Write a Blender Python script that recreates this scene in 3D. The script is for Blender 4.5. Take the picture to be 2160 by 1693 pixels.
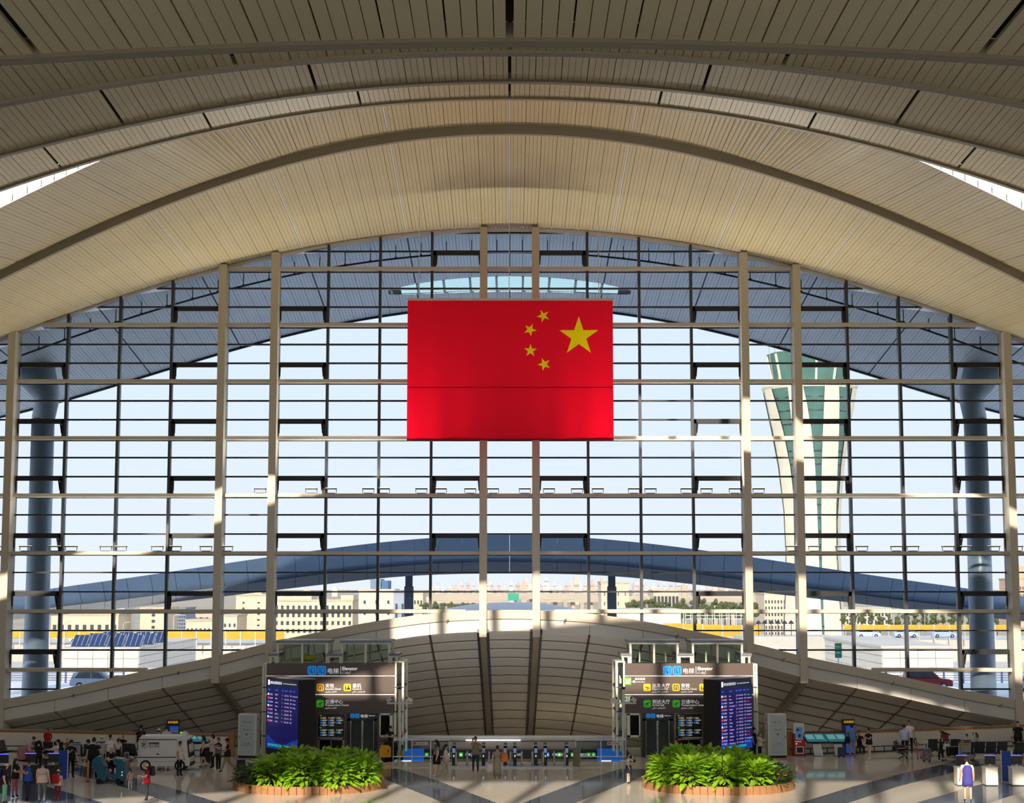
import bpy, bmesh, math, random
import numpy as np
from mathutils import Vector, Matrix
random.seed(7)
sc = bpy.context.scene
C = sc.collection
for o in list(bpy.data.objects):
    bpy.data.objects.remove(o)

# ------------------------------------------------------------------ camera
FPX, CX, CY = 3520.0, 1075.0, 846.5          # focal length and centre in photo pixels
PITCH = math.atan(391.5 / FPX)
EYE = 8.8                                    # the photo is taken from a gallery above the hall floor
cam = bpy.data.cameras.new('camera')
cam.sensor_width = 36
cam.sensor_fit = 'HORIZONTAL'
cam.lens = FPX / 2160 * 36
cam.shift_x = 5 / 2160
cam.clip_start, cam.clip_end = 0.5, 20000
camo = bpy.data.objects.new('camera', cam)
camo.location = (0, 0, EYE)
camo.rotation_euler = (math.pi / 2 + PITCH, 0, 0)
C.objects.link(camo)
sc.camera = camo

# ------------------------------------------------------------------ sky, sun, exposure
w = bpy.data.worlds.new('sky')
sc.world = w
w.use_nodes = True
nt = w.node_tree
nt.nodes.clear()
wo = nt.nodes.new('ShaderNodeOutputWorld')
wb = nt.nodes.new('ShaderNodeBackground')
wtc = nt.nodes.new('ShaderNodeTexCoord')
wsx = nt.nodes.new('ShaderNodeSeparateXYZ')
wr = nt.nodes.new('ShaderNodeValToRGB')
wr.color_ramp.elements[0].position = 0.0
wr.color_ramp.elements[0].color = (0.88, 0.89, 0.93, 1)
wr.color_ramp.elements[1].position = 0.6
wr.color_ramp.elements[1].color = (0.60, 0.72, 0.94, 1)
e = wr.color_ramp.elements.new(0.16)
e.color = (0.77, 0.85, 0.98, 1)
nt.links.new(wtc.outputs['Generated'], wsx.inputs[0])
nt.links.new(wsx.outputs['Z'], wr.inputs[0])
nt.links.new(wr.outputs[0], wb.inputs['Color'])
nt.links.new(wb.outputs[0], wo.inputs['Surface'])
wb.inputs['Strength'].default_value = 1.62

SUN_EL, SUN_AZ = math.atan(0.405), math.radians(11)
sd = Vector((math.sin(SUN_AZ) * math.cos(SUN_EL), math.cos(SUN_AZ) * math.cos(SUN_EL), -math.sin(SUN_EL)))
sun = bpy.data.lights.new('sun', 'SUN')
sun.energy = 5.5
sun.angle = math.radians(0.6)
sun.color = (1.0, 0.86, 0.68)
suno = bpy.data.objects.new('sun', sun)
suno.rotation_euler = sd.to_track_quat('-Z', 'Y').to_euler()
suno.location = (-40, -120, 80)
C.objects.link(suno)

vs = sc.view_settings
vs.view_transform = 'Standard'
vs.look = 'None'
vs.gamma = 1
vs.use_curve_mapping = False
vs.exposure = 0.43
sc.cycles.max_bounces = 5
sc.cycles.diffuse_bounces = 3
sc.cycles.glossy_bounces = 2
sc.cycles.transparent_max_bounces = 20
sc.cycles.use_adaptive_sampling = True
sc.cycles.use_light_tree = False
sc.cycles.adaptive_threshold = 0.05
sc.cycles.caustics_reflective = False
sc.cycles.caustics_refractive = False
sc.cycles.sample_clamp_indirect = 6

# ------------------------------------------------------------------ pixel <-> place helpers
CP, SP = math.cos(PITCH), math.sin(PITCH)
def ray(px, py):
    a, b = (px - CX) / FPX, (CY - py) / FPX
    return Vector((a, CP - b * SP, SP + b * CP))
def at(px, py, Y):
    """the place on the upright plane y = Y that the photo shows at a pixel"""
    d = ray(px, py)
    t = Y / d.y
    return Vector((d.x * t, Y, EYE + d.z * t))
def onfloor(px, py, z=0.0):
    d = ray(px, py)
    t = (z - EYE) / d.z
    return Vector((d.x * t, d.y * t, z))

# ------------------------------------------------------------------ materials
def lin(c):
    c = c / 255.0
    return c / 12.92 if c <= 0.04045 else ((c + 0.055) / 1.055) ** 2.4
def rgb(t):
    return (lin(t[0]), lin(t[1]), lin(t[2]), 1)
MATS = {}
def mat(name, col, rough=0.6, metal=0.0, vary=0.0, scale=3.0, bump=0.0, bscale=40.0, spec=0.5, coat=0.0, emit=None, es=1.0, stretch=None):
    if name in MATS:
        return MATS[name]
    m = bpy.data.materials.new(name)
    m.use_nodes = True
    n = m.node_tree
    b = n.nodes['Principled BSDF']
    b.inputs['Base Color'].default_value = rgb(col)
    b.inputs['Roughness'].default_value = rough
    b.inputs['Metallic'].default_value = metal
    b.inputs['Specular IOR Level'].default_value = spec
    b.inputs['Coat Weight'].default_value = coat
    if emit:
        b.inputs['Emission Color'].default_value = rgb(emit)
        b.inputs['Emission Strength'].default_value = es
    if vary or bump:
        tc = n.nodes.new('ShaderNodeTexCoord')
        src = tc.outputs['Object']
        if stretch:
            mp = n.nodes.new('ShaderNodeMapping')
            mp.inputs['Scale'].default_value = stretch
            n.links.new(src, mp.inputs[0])
            src = mp.outputs[0]
    if vary:
        nz = n.nodes.new('ShaderNodeTexNoise')
        nz.inputs['Scale'].default_value = scale
        nz.inputs['Detail'].default_value = 4
        n.links.new(src, nz.inputs['Vector'])
        hs = n.nodes.new('ShaderNodeHueSaturation')
        hs.inputs['Color'].default_value = rgb(col)
        mr = n.nodes.new('ShaderNodeMapRange')
        mr.inputs['From Min'].default_value = 0.3
        mr.inputs['From Max'].default_value = 0.7
        mr.inputs['To Min'].default_value = 1 - vary
        mr.inputs['To Max'].default_value = 1 + vary
        n.links.new(nz.outputs['Fac'], mr.inputs['Value'])
        n.links.new(mr.outputs[0], hs.inputs['Value'])
        n.links.new(hs.outputs[0], b.inputs['Base Color'])
    if bump:
        nb = n.nodes.new('ShaderNodeTexNoise')
        nb.inputs['Scale'].default_value = bscale
        n.links.new(src, nb.inputs['Vector'])
        bp = n.nodes.new('ShaderNodeBump')
        bp.inputs['Strength'].default_value = bump
        n.links.new(nb.outputs['Fac'], bp.inputs['Height'])
        n.links.new(bp.outputs[0], b.inputs['Normal'])
    MATS[name] = m
    return m
def glassmat(name, tint, refl=0.06, rough=0.02, bump=0.0):
    m = bpy.data.materials.new(name)
    m.use_nodes = True
    n = m.node_tree
    n.nodes.clear()
    out = n.nodes.new('ShaderNodeOutputMaterial')
    tr = n.nodes.new('ShaderNodeBsdfTransparent')
    tr.inputs[0].default_value = rgb(tint)
    gl = n.nodes.new('ShaderNodeBsdfGlossy')
    gl.inputs['Roughness'].default_value = rough
    gl.inputs['Color'].default_value = (0.9, 0.95, 1, 1)
    fr = n.nodes.new('ShaderNodeLayerWeight')
    fr.inputs['Blend'].default_value = refl
    mx = n.nodes.new('ShaderNodeMixShader')
    n.links.new(fr.outputs['Fresnel'], mx.inputs[0])
    n.links.new(tr.outputs[0], mx.inputs[1])
    n.links.new(gl.outputs[0], mx.inputs[2])
    n.links.new(mx.outputs[0], out.inputs[0])
    MATS[name] = m
    return m

# ------------------------------------------------------------------ mesh collecting
class MB:
    def __init__(s):
        s.v, s.f, s.m = [], [], []
    def add(s, vs, fs, m=0):
        k = len(s.v)
        s.v += [tuple(p) for p in vs]
        s.f += [tuple(i + k for i in q) for q in fs]
        s.m += [m] * len(fs)
        return s
    def hexa(s, p, m=0):       # p: bottom 4 (ccw from above), top 4
        return s.add(p, [(3, 2, 1, 0), (4, 5, 6, 7), (0, 1, 5, 4), (1, 2, 6, 5), (2, 3, 7, 6), (3, 0, 4, 7)], m)
    def box(s, x0, x1, y0, y1, z0, z1, m=0):
        return s.hexa([(x0, y0, z0), (x1, y0, z0), (x1, y1, z0), (x0, y1, z0), (x0, y0, z1), (x1, y0, z1), (x1, y1, z1), (x0, y1, z1)], m)
    def bar(s, p, q, wx, wz, m=0, up=(0, 0, 1)):
        p, q = Vector(p), Vector(q)
        d = (q - p).normalized()
        up = Vector(up)
        if abs(d.dot(up)) > 0.99:
            up = Vector((0, 1, 0))
        a = d.cross(up).normalized() * wx / 2
        b = a.cross(d).normalized() * wz / 2
        return s.hexa([p - a - b, p + a - b, q + a - b, q - a - b, p - a + b, p + a + b, q + a + b, q - a + b], m)
    def tube(s, pts, r, n=8, m=0, caps=True):
        pts = [Vector(p) for p in pts]
        rs = r if isinstance(r, (list, tuple)) else [r] * len(pts)
        vs, fs = [], []
        ref = None
        for i, p in enumerate(pts):
            d = (pts[min(i + 1, len(pts) - 1)] - pts[max(i - 1, 0)]).normalized()
            if ref is None:
                ref = Vector((0, 0, 1)) if abs(d.z) < 0.9 else Vector((0, 1, 0))
            a = d.cross(ref).normalized()
            b = a.cross(d).normalized()
            ref = b
            for k in range(n):
                t = 2 * math.pi * k / n
                vs.append(p + (a * math.cos(t) + b * math.sin(t)) * rs[i])
        for i in range(len(pts) - 1):
            for k in range(n):
                k2 = (k + 1) % n
                fs.append((i * n + k, i * n + k2, (i + 1) * n + k2, (i + 1) * n + k))
        if caps:
            fs.append(tuple(range(n - 1, -1, -1)))
            fs.append(tuple((len(pts) - 1) * n + k for k in range(n)))
        return s.add(vs, fs, m)
    def lathe(s, prof, c=(0, 0, 0), n=16, m=0, sx=1, sy=1):
        vs, fs = [], []
        for (r, z) in prof:
            for k in range(n):
                t = 2 * math.pi * k / n
                vs.append((c[0] + r * sx * math.cos(t), c[1] + r * sy * math.sin(t), c[2] + z))
        for i in range(len(prof) - 1):
            for k in range(n):
                k2 = (k + 1) % n
                fs.append((i * n + k, i * n + k2, (i + 1) * n + k2, (i + 1) * n + k))
        fs.append(tuple(range(n - 1, -1, -1)))
        fs.append(tuple((len(prof) - 1) * n + k for k in range(n)))
        return s.add(vs, fs, m)
    def ell(s, c, r, m=0, nu=10, nv=6):
        prof = []
        for i in range(nv + 1):
            t = -math.pi / 2 + math.pi * i / nv
            prof.append((max(math.cos(t), 0.02), math.sin(t)))
        vs, fs = [], []
        for (a, b) in prof:
            for k in range(nu):
                t = 2 * math.pi * k / nu
                vs.append((c[0] + r[0] * a * math.cos(t), c[1] + r[1] * a * math.sin(t), c[2] + r[2] * b))
        for i in range(nv):
            for k in range(nu):
                k2 = (k + 1) % nu
                fs.append((i * nu + k, i * nu + k2, (i + 1) * nu + k2, (i + 1) * nu + k))
        fs.append(tuple(range(nu - 1, -1, -1)))
        fs.append(tuple(nv * nu + k for k in range(nu)))
        return s.add(vs, fs, m)
    def prism(s, poly, axis, a, b, m=0):
        """poly: 2-D points; axis 'x','y','z' = direction of thickness a..b"""
        def P(u, v, t):
            return {'y': (u, t, v), 'x': (t, u, v), 'z': (u, v, t)}[axis]
        n = len(poly)
        vs = [P(u, v, a) for u, v in poly] + [P(u, v, b) for u, v in poly]
        fs = [tuple(range(n)), tuple(range(2 * n - 1, n - 1, -1))]
        for i in range(n):
            j = (i + 1) % n
            fs.append((i, i + n, j + n, j))
        return s.add(vs, fs, m)
    def xf(s, M, k0=0):
        for i in range(k0, len(s.v)):
            s.v[i] = tuple(M @ Vector(s.v[i]))
        return s
    def mesh(s, name, mats, smooth=False, fixn=True):
        me = bpy.data.meshes.new(name)
        me.from_pydata(s.v, [], s.f)
        for mm in (mats if isinstance(mats, (list, tuple)) else [mats]):
            me.materials.append(mm)
        if len(me.polygons):
            me.polygons.foreach_set('material_index', s.m)
            if smooth:
                me.polygons.foreach_set('use_smooth', [True] * len(me.polygons))
        if fixn:
            bm = bmesh.new()
            bm.from_mesh(me)
            bmesh.ops.recalc_face_normals(bm, faces=bm.faces)
            bm.to_mesh(me)
            bm.free()
        me.update()
        return me
    def build(s, name, mats, parent=None, smooth=False, fixn=True):
        return link(name, s.mesh(name, mats, smooth, fixn), parent)
def link(name, me, parent=None, loc=None):
    o = bpy.data.objects.new(name, me)
    C.objects.link(o)
    if parent:
        o.parent = parent
    if loc is not None:
        o.location = loc
    return o
def tag(o, label=None, cat=None, group=None, kind=None):
    if label: o['label'] = label
    if cat: o['category'] = cat
    if group: o['group'] = group
    if kind: o['kind'] = kind
    return o
def thing(name, label, cat, loc=(0, 0, 0), rz=0.0, group=None):
    o = bpy.data.objects.new(name, None)
    o.empty_display_size = 0.3
    C.objects.link(o)
    o.location = loc
    o.rotation_euler = (0, 0, rz)
    return tag(o, label, cat, group)
def struct(name, label, cat=None, loc=(0, 0, 0)):
    o = thing(name, label, cat or name.split('_')[0], loc)
    o['kind'] = 'structure'
    return o
def dup(root, loc, rz=None, label=None, group=None):
    def cp(o, par):
        c = o.copy()
        C.objects.link(c)
        if par:
            c.parent = par
        for ch in o.children:
            cp(ch, c)
        return c
    r = cp(root, None)
    r.location = loc
    if rz is not None:
        r.rotation_euler = (0, 0, rz)
    if label: r['label'] = label
    if group: r['group'] = group
    return r
ORD = 'first second third fourth fifth sixth seventh eighth ninth tenth eleventh twelfth thirteenth fourteenth fifteenth sixteenth seventeenth eighteenth nineteenth twentieth twenty-first twenty-second twenty-third twenty-fourth twenty-fifth twenty-sixth'.split()
def textmesh(body, size, align='LEFT', ext=0.0, spacing=1.0, bold=0.0, linesp=1.0):
    """lettering as flat mesh in the x-z plane facing -y, baseline at z = 0"""
    c = bpy.data.curves.new('lettering', 'FONT')
    c.body = body
    c.size = size
    c.align_x = align
    c.extrude = ext
    c.space_character = spacing
    c.space_line = linesp
    c.offset = bold
    c.resolution_u = 2
    o = bpy.data.objects.new('lettering', c)
    me = bpy.data.meshes.new_from_object(o)
    bpy.data.objects.remove(o)
    bpy.data.curves.remove(c)
    me.transform(Matrix(((1, 0, 0, 0), (0, 0, -1, 0), (0, 1, 0, 0), (0, 0, 0, 1))))
    return me
def text(name, body, size, loc, m, parent=None, rot=None, align='LEFT', ext=0.0, **k):
    me = textmesh(body, size, align, ext, **k)
    me.materials.clear()
    me.materials.append(m)
    o = link(name, me, parent, loc)
    if rot is not None:
        o.rotation_euler = rot
    return o
# ================================================================== THE HALL
GY = 95.6                                   # the great glass front stands here
M_ceil = mat('ceiling_panel', (206, 190, 148), 0.42, 0.0, vary=0.05, scale=0.25, spec=0.4)
M_back = mat('ceiling_backing', (70, 62, 50), 0.9)
M_trim = mat('ceiling_trim', (146, 134, 108), 0.5)
M_beige = mat('beige_steel', (205, 196, 178), 0.5)
M_white = mat('white_paint', (222, 219, 210), 0.5, vary=0.02, scale=1.0)
M_black = mat('black_frame', (22, 22, 25), 0.45)
M_dark = mat('dark_aluminium', (58, 62, 68), 0.45)
M_glass = glassmat('facade_glass', (212, 216, 219), 0.05)

class Prof:
    """an arch measured in the photo: half-widths and heights in pixels on the plane y = Y"""
    def __init__(s, Y, pts):
        s.Y = Y
        w = [at(CX + d, y, Y) for d, y in pts]
        X = np.array([p.x for p in w]); Z = np.array([p.z for p in w])
        A = np.stack([np.ones_like(X), X ** 2, X ** 4], 1)
        s.c = np.linalg.lstsq(A, Z, rcond=None)[0]
        s.xm = float(X.max())
    def __call__(s, x):
        a, b, c = s.c
        x = abs(x)
        m = s.xm
        if x <= m:
            return float(a + b * x * x + c * x ** 4)
        g = max(2 * b * m + 4 * c * m ** 3, -0.55)
        return float(a + b * m * m + c * m ** 4 + g * (x - m))
P_F = Prof(20.6, [(0, 80), (360, 85), (675, 97), (1080, 119)])
P_E = Prof(35.6, [(0, 106), (360, 120), (625, 143), (875, 180), (1080, 216)])
P_D = Prof(50.6, [(0, 168), (360, 186), (665, 236), (875, 272), (1080, 327)])
P_C = Prof(65.6, [(0, 203), (360, 229), (675, 281), (835, 323), (1080, 399)])
P_B = Prof(80.6, [(0, 266), (267, 288), (525, 347), (765, 433), (955, 515), (1080, 577)])
P_A = Prof(GY, [(0, 485), (275, 501), (500, 543), (615, 569), (825, 627), (1038, 703), (1080, 718)])
P_O = Prof(110.6, [(0, 640), (285, 667), (385, 690), (605, 745), (825, 806), (965, 847), (1080, 881)])
OPEN = [((18.0, 23.5), ((-40, 38),)), ((25.1, 27.6), ((-30, 14),)), ((.7, 3.6), ((-15.5, 22),)), ((.5, 3.5), ((-20, -12.5), (1.8, 14)))]   # open part of each step, sized to aim sun patches and bounce
XW = 47.0                                   # half width of the hall

def smooth(t):
    t = min(max(t, 0), 1)
    return t * t * (3 - 2 * t)
def yB_near(x):
    return 65.8 + 3.4 * smooth((abs(x) - 14.5) / 6.0)
def zB_near(x):
    """height of the near edge: low enough at the sides to leave the lens shaped slits below tier four"""
    y = yB_near(x)
    hi = P_B(x) + math.tan(math.radians(6.5 - 4.9 * smooth(abs(x) / 19))) * (80.6 - y)
    xc = abs(x) * 65.6 / y
    lo = EYE + ((P_C(xc) - EYE) / 65.6 - .0125 * min(max((xc - 15.4) / 5.0, 0), 1.6)) * y
    k = smooth((abs(x) - 9) / 6.0)
    return hi * (1 - k) + lo * k

def band(name, label, Yf, zf, Yn, zn, xlim, parts, trim_h, pw=0.2, seam=6.0, mats=(M_ceil, M_back, M_trim), hole=None, deck=(.22, .12)):
    """one tier of the vaulted ceiling: narrow metal boards running away from the camera, each its own board"""
    root = struct(name, label, 'ceiling')
    yn = Yn if callable(Yn) else (lambda x: Yn)
    n = int(XW / pw)
    rest = MB()
    for i in range(-n, n):
        x0, x1 = i * pw, (i + 1) * pw
        g0 = 0.012 if i % 4 == 0 else 0.006
        g1 = 0.012 if (i + 1) % 4 == 0 else 0.006
        sp = round(seam / pw)
        if i % sp == 0: g0 = 0.05
        if (i + 1) % sp == 0: g1 = 0.05
        x0 += g0; x1 -= g1
        t = 0.05
        spans = [(yn, zn, lambda x: Yf, zf)]
        if hole:
            spans = hole(x0, x1, spans[0])
        for (ya, za, yb, zb) in spans:
            p = [(x0, ya(x0), za(x0)), (x1, ya(x1), za(x1)), (x1, yb(x1), zb(x1)), (x0, yb(x0), zb(x0))]
            q = p + [(a, b, c + t) for a, b, c in p]
            if parts and abs(x0) < xlim:
                MB().hexa(q).build('ceiling_board', mats[0], root, fixn=False)
            else:
                rest.hexa(q)
    o = rest.build('ceiling_boards', mats[0], root, fixn=False)
    o['kind'] = 'stuff'
    # dark deck above the boards
    bk = MB()
    xs = [-XW + 2 * XW * k / 94 for k in range(95)]
    for a, b in zip(xs, xs[1:]):
        mid = (a + b) / 2
        spans = [(yn, zn, lambda x: Yf, zf)]
        if hole:
            spans = hole(a, b, spans[0])
        for (ya, za, yb, zb) in spans:
            h, dt = deck
            p = [(a, ya(a), za(a) + h), (b, ya(b), za(b) + h), (b, yb(b), zb(b) + h), (a, yb(a), zb(a) + h)]
            bk.hexa(p + [(u, v, t + dt) for u, v, t in p])
    bk.build('roof_deck', mats[1], root)
    if not parts and seam:
        for k in range(-5, 6):
            x = k * seam
            ss = MB()
            p = [(x - .035, yn(x), zn(x) + .02), (x + .035, yn(x), zn(x) + .02), (x + .035, Yf, zf(x) + .02), (x - .035, Yf, zf(x) + .02)]
            if not hole:
                ss.hexa(p + [(a, b, c + .03) for a, b, c in p]).build('joint_strip', mat('joint_strip', (226, 224, 216), .4), root)
    # the trim along the far edge
    if trim_h:
        tb = MB()
        for a, b in zip(xs, xs[1:]):
            y0, y1 = Yf - 0.02, Yf + 0.22
            tb.hexa([(a, y0, zf(a) - trim_h), (b, y0, zf(b) - trim_h), (b, y1, zf(b) - trim_h), (a, y1, zf(a) - trim_h),
                     (a, y0, zf(a) + 0.2), (b, y0, zf(b) + 0.2), (b, y1, zf(b) + 0.2), (a, y1, zf(a) + 0.2)])
        tb.build('edge_trim', mats[2], root)
    return root

up = lambda f, s: (lambda x: f(x) + s)
band('ceiling', 'darkest ceiling tier of wide looking boards along the top of the picture', 20.6, P_F, 5.4, up(P_F, 0.35), 7.2, True, 0.055)
band('ceiling', 'second ceiling tier from the top, a thin curved band of boards', 35.6, P_E, 30.6, up(P_E, .25), 11.6, True, 0.06)
band('ceiling', 'third ceiling tier from the top, a curved band of beige boards', 50.6, P_D, 44.6, up(P_D, .35), 16.2, True, 0.07)
band('ceiling', 'fourth ceiling tier, the thin band above the bright slits at both sides', 65.6, P_C, 50.8, up(P_C, .8), 20.8, True, 0.08)
band('ceiling', 'fifth ceiling tier between the bright slits and the thick rib', 80.6, P_B, yB_near, zB_near, 24, False, 0)
band('ceiling', 'lowest pale ceiling tier meeting the top of the glass front', GY + 0.1, P_A, 80.6, P_B, 28, False, 0)
# added upper slopes, hidden from the gallery, raised to let the sun through
N_E = lambda x: 24.4 - .0006 * x * x
N_D = lambda x: 27.9 - .0006 * x * x
for (y0, zn, y1, zf, lab) in ((20.8, N_E, 30.7, up(P_E, .27), 'hidden upper slope of the second ceiling tier, raised for the sun'), (35.8, N_D, 44.7, up(P_D, .37), 'hidden upper slope of the third ceiling tier, raised for the sun')):
    m = MB()
    xq = [-XW + 2 * XW * k / 94 for k in range(95)]
    for a, b in zip(xq, xq[1:]):
        m.hexa([(a, y0, zn(a)), (b, y0, zn(b)), (b, y1, zf(b)), (a, y1, zf(a)), (a, y0, zn(a) + .15), (b, y0, zn(b) + .15), (b, y1, zf(b) + .15), (a, y1, zf(a) + .15)])
    tag(m.build('ceiling_sun_slope', M_ceil), lab, 'ceiling', kind='structure')
# the thick rib between the two last tiers
rb = MB()
xs = [-XW + 2 * XW * k / 120 for k in range(121)]
for a, b in zip(xs, xs[1:]):
    y0, y1 = 80.35, 80.85
    rb.hexa([(a, y0 + .1, P_B(a) - .42), (b, y0 + .1, P_B(b) - .42), (b, y1 - .1, P_B(b) - .42), (a, y1 - .1, P_B(a) - .42),
             (a, y0, P_B(a) + .05), (b, y0, P_B(b) + .05), (b, y1, P_B(b) + .05), (a, y1, P_B(a) + .05)])
tag(rb.build('ceiling_rib', M_trim), 'thick curved rib crossing the ceiling above the glass front', 'rib', kind='structure')
# rear ceiling behind the camera
rc = MB()
for a, b in zip(xs, xs[1:]):
    rc.hexa([(a, -36, P_F(a) + .9), (b, -36, P_F(b) + .9), (b, 5.4, P_F(b) + .37), (a, 5.4, P_F(a) + .37),
             (a, -36, P_F(a) + 1.1), (b, -36, P_F(b) + 1.1), (b, 5.4, P_F(b) + .57), (a, 5.4, P_F(a) + .57)])
tag(rc.build('ceiling', M_ceil), 'plain ceiling of the gallery behind the camera', 'ceiling', kind='structure')

# upright reveal above the lens shaped slits, boarded, catching the sun
rv = struct('wall_clerestory', 'sunlit boarded upstand showing in the slits at both sides of the ceiling', 'wall')
for sgn in (-1, 1):
    x = 13.6
    while x < 27:
        x2 = x + 0.58
        a, b = sgn * x, sgn * x2
        if sgn < 0: a, b = b, a
        za, zb = zB_near(a), zB_near(b)
        ya, yb = yB_near(a) - .04, yB_near(b) - .04
        MB().hexa([(a, ya, za), (b, yb, zb), (b, yb + .08, zb), (a, ya + .08, za), (a, ya, za + 3), (b, yb, zb + 3), (b, yb + .08, zb + 3), (a, ya + .08, za + 3)]).build('upstand_board', M_white, rv, fixn=False)
        x += 0.62
# clerestory strips in the steps between the tiers: their bars throw the soft stripes of shade on the far wall
M_rise = mat('riser_sun_mask', (205, 198, 184), .6)  # unseen infill, shaped so the gaps steer sunlight into the hall
for i, (Y, lo, hi) in enumerate([(20.7, P_F, N_E), (35.7, P_E, N_D), (50.7, P_D, up(P_C, .8)), (65.7, P_C, zB_near)]):
    (f0, f1), spans_x = OPEN[i]
    base = (lambda x: -.0006 * x * x) if i < 2 else lo
    root = struct('window_%d' % (i + 2), 'unseen clerestory strip shaped for the sun in the step above ceiling tier %d' % (i + 1), 'window')
    cl = MB()
    for a, b in zip(xs, xs[1:]):
        if min(hi(a) - lo(a), hi(b) - lo(b)) < .4:
            continue
        shut = not any(xa < (a + b) / 2 < xb for xa, xb in spans_x)
        for (g0, g1) in ((lambda x: lo(x) + .1, lambda x: (hi(x) + .06 if shut else base(x) + (f0 if i or x < 0 else 14.4))), (lambda x: base(x) + f1, lambda x: hi(x) + .06)):
            if g1(a) <= g0(a) or g1(b) <= g0(b) or (i == 3 and abs(a) > 14):
                continue
            cl.hexa([(a, Y - .05, g0(a)), (b, Y - .05, g0(b)), (b, Y + .05, g0(b)), (a, Y + .05, g0(a)), (a, Y - .05, g1(a)), (b, Y - .05, g1(b)), (b, Y + .05, g1(b)), (a, Y + .05, g1(a))])
    cl.build('riser_sun_mask', M_rise, root)
    for k in range(-13, 14):
        x = k * 3.0 + (0.6 if i % 2 else -0.4)
        if hi(x) - lo(x) > 0.2:
            MB().box(x - .25, x + .25, Y - .12, Y + .12, lo(x) + .1, hi(x) + .05).build('clerestory_bar', M_beige, root)

# unseen side and rear walls, added to control the light; lower level
for sgn, nm in ((-1, 'wall_left'), (1, 'wall_right')):
    x = sgn * XW
    tag(MB().box(x - .2, x + .2, -36, GY, -7, 20).build(nm, mat('side_wall', (150, 142, 128), .7)), 'plain side wall added outside the picture to control light', 'wall', kind='structure')
bw = MB()  # unseen; bands left open to let sky light onto the front
bw.box(-XW, XW, -36.2, -35.8, 8.4, 18).box(-XW, XW, -36.2, -35.8, 0, .4).box(-XW, XW, -36.2, -35.8, 6.6, 7.3)
for k in range(-5, 6):
    bw.box(k * 9 - .4, k * 9 + .4, -36.4, -35.6, 0, 17)
for z in (3.4,):
    bw.box(-XW, XW, -36.2, -35.9, z, z + .2)
tag(bw.build('wall_back', M_white), 'unseen rear front behind the camera, open bands sized to light the hall', 'wall', kind='structure')

# ------------------------------------------------------------------ the glass front
class Spline:
    """the sill line measured along the photo, joined by a smooth curve"""
    def __init__(s, Y, pts):
        w = [at(CX + d, y, Y) for d, y in pts]
        s.x = [p.x for p in w]; s.z = [p.z for p in w]
        n = len(w)
        g = [(s.z[i + 1] - s.z[i]) / (s.x[i + 1] - s.x[i]) for i in range(n - 1)]
        s.t = [0.0] + [(g[i - 1] + g[i]) / 2 for i in range(1, n - 1)] + [g[-1]]
    def __call__(s, x):
        x = abs(x)
        if x >= s.x[-1]:
            return s.z[-1] + s.t[-1] * (x - s.x[-1])
        i = 0
        while x > s.x[i + 1]:
            i += 1
        h = s.x[i + 1] - s.x[i]
        u = (x - s.x[i]) / h
        return ((2 * u ** 3 - 3 * u * u + 1) * s.z[i] + (u ** 3 - 2 * u * u + u) * h * s.t[i]
                + (-2 * u ** 3 + 3 * u * u) * s.z[i + 1] + (u ** 3 - u * u) * h * s.t[i + 1])
ARCH = Spline(GY - .9, [(0, 1287), (62, 1288.5), (167, 1295), (281, 1311), (393, 1332), (510, 1357), (633, 1388), (726, 1406.5), (835, 1429.5), (941, 1453), (1046, 1472)])   # top of the sill arch
ARCB = lambda x: ARCH(x) - 1.15
Z0, DZ = 4.17, 3.278 / 3
front = struct('window_1', 'great arched glass front with a fine grid of panes across the hall', 'window')
COLS = (1.5, 13.5, 16.5, 28.5)
for sgn in (-1, 1):
    for cxx in COLS:
        x = sgn * cxx
        zb = ARCB(x) - .3
        if cxx == 28.5:
            zb = -0.2
        m = MB()
        m.box(x - .21, x + .21, GY - 1.05, GY + .25, zb, P_A(x) - .02)
        m.build('column', M_beige, front)
for i in range(-12, 12):
    x = i * 3.0 + 1.5
    if abs(x) in COLS:
        continue
    m = MB()
    m.box(x - .075, x + .075, GY - .32, GY + .1, ARCH(x) - .1, P_A(x))
    m.box(x - .05, x + .05, GY + .1, GY + .22, ARCH(x) - .1, P_A(x))
    m.build('mullion', M_dark, front)
for j in range(-2, 25):
    z = Z0 + DZ * j
    main = j % 3 == 0
    m = MB()
    for i in range(-11, 12):
        x0, x1 = i * 3.0 - 1.5, i * 3.0 + 1.5
        def ok(x):
            return ARCH(x) + .02 < z < P_A(x) - .05
        steps = [x0 + 3.0 * k / 12 for k in range(13)]
        good = [x for x in steps if ok(x)]
        if len(good) < 2:
            continue
        if main:
            m.box(good[0], good[-1], GY - .55, GY + .08, z - .1, z + .1, 0)
            m.box(good[0], good[-1], GY + .08, GY + .14, z - .14, z - .06, 1)
        else:
            m.box(good[0], good[-1], GY - .09, GY + .14, z - .045, z + .045, 1)
    if m.v:
        m.build('transom', [M_beige, M_black], front)
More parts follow.
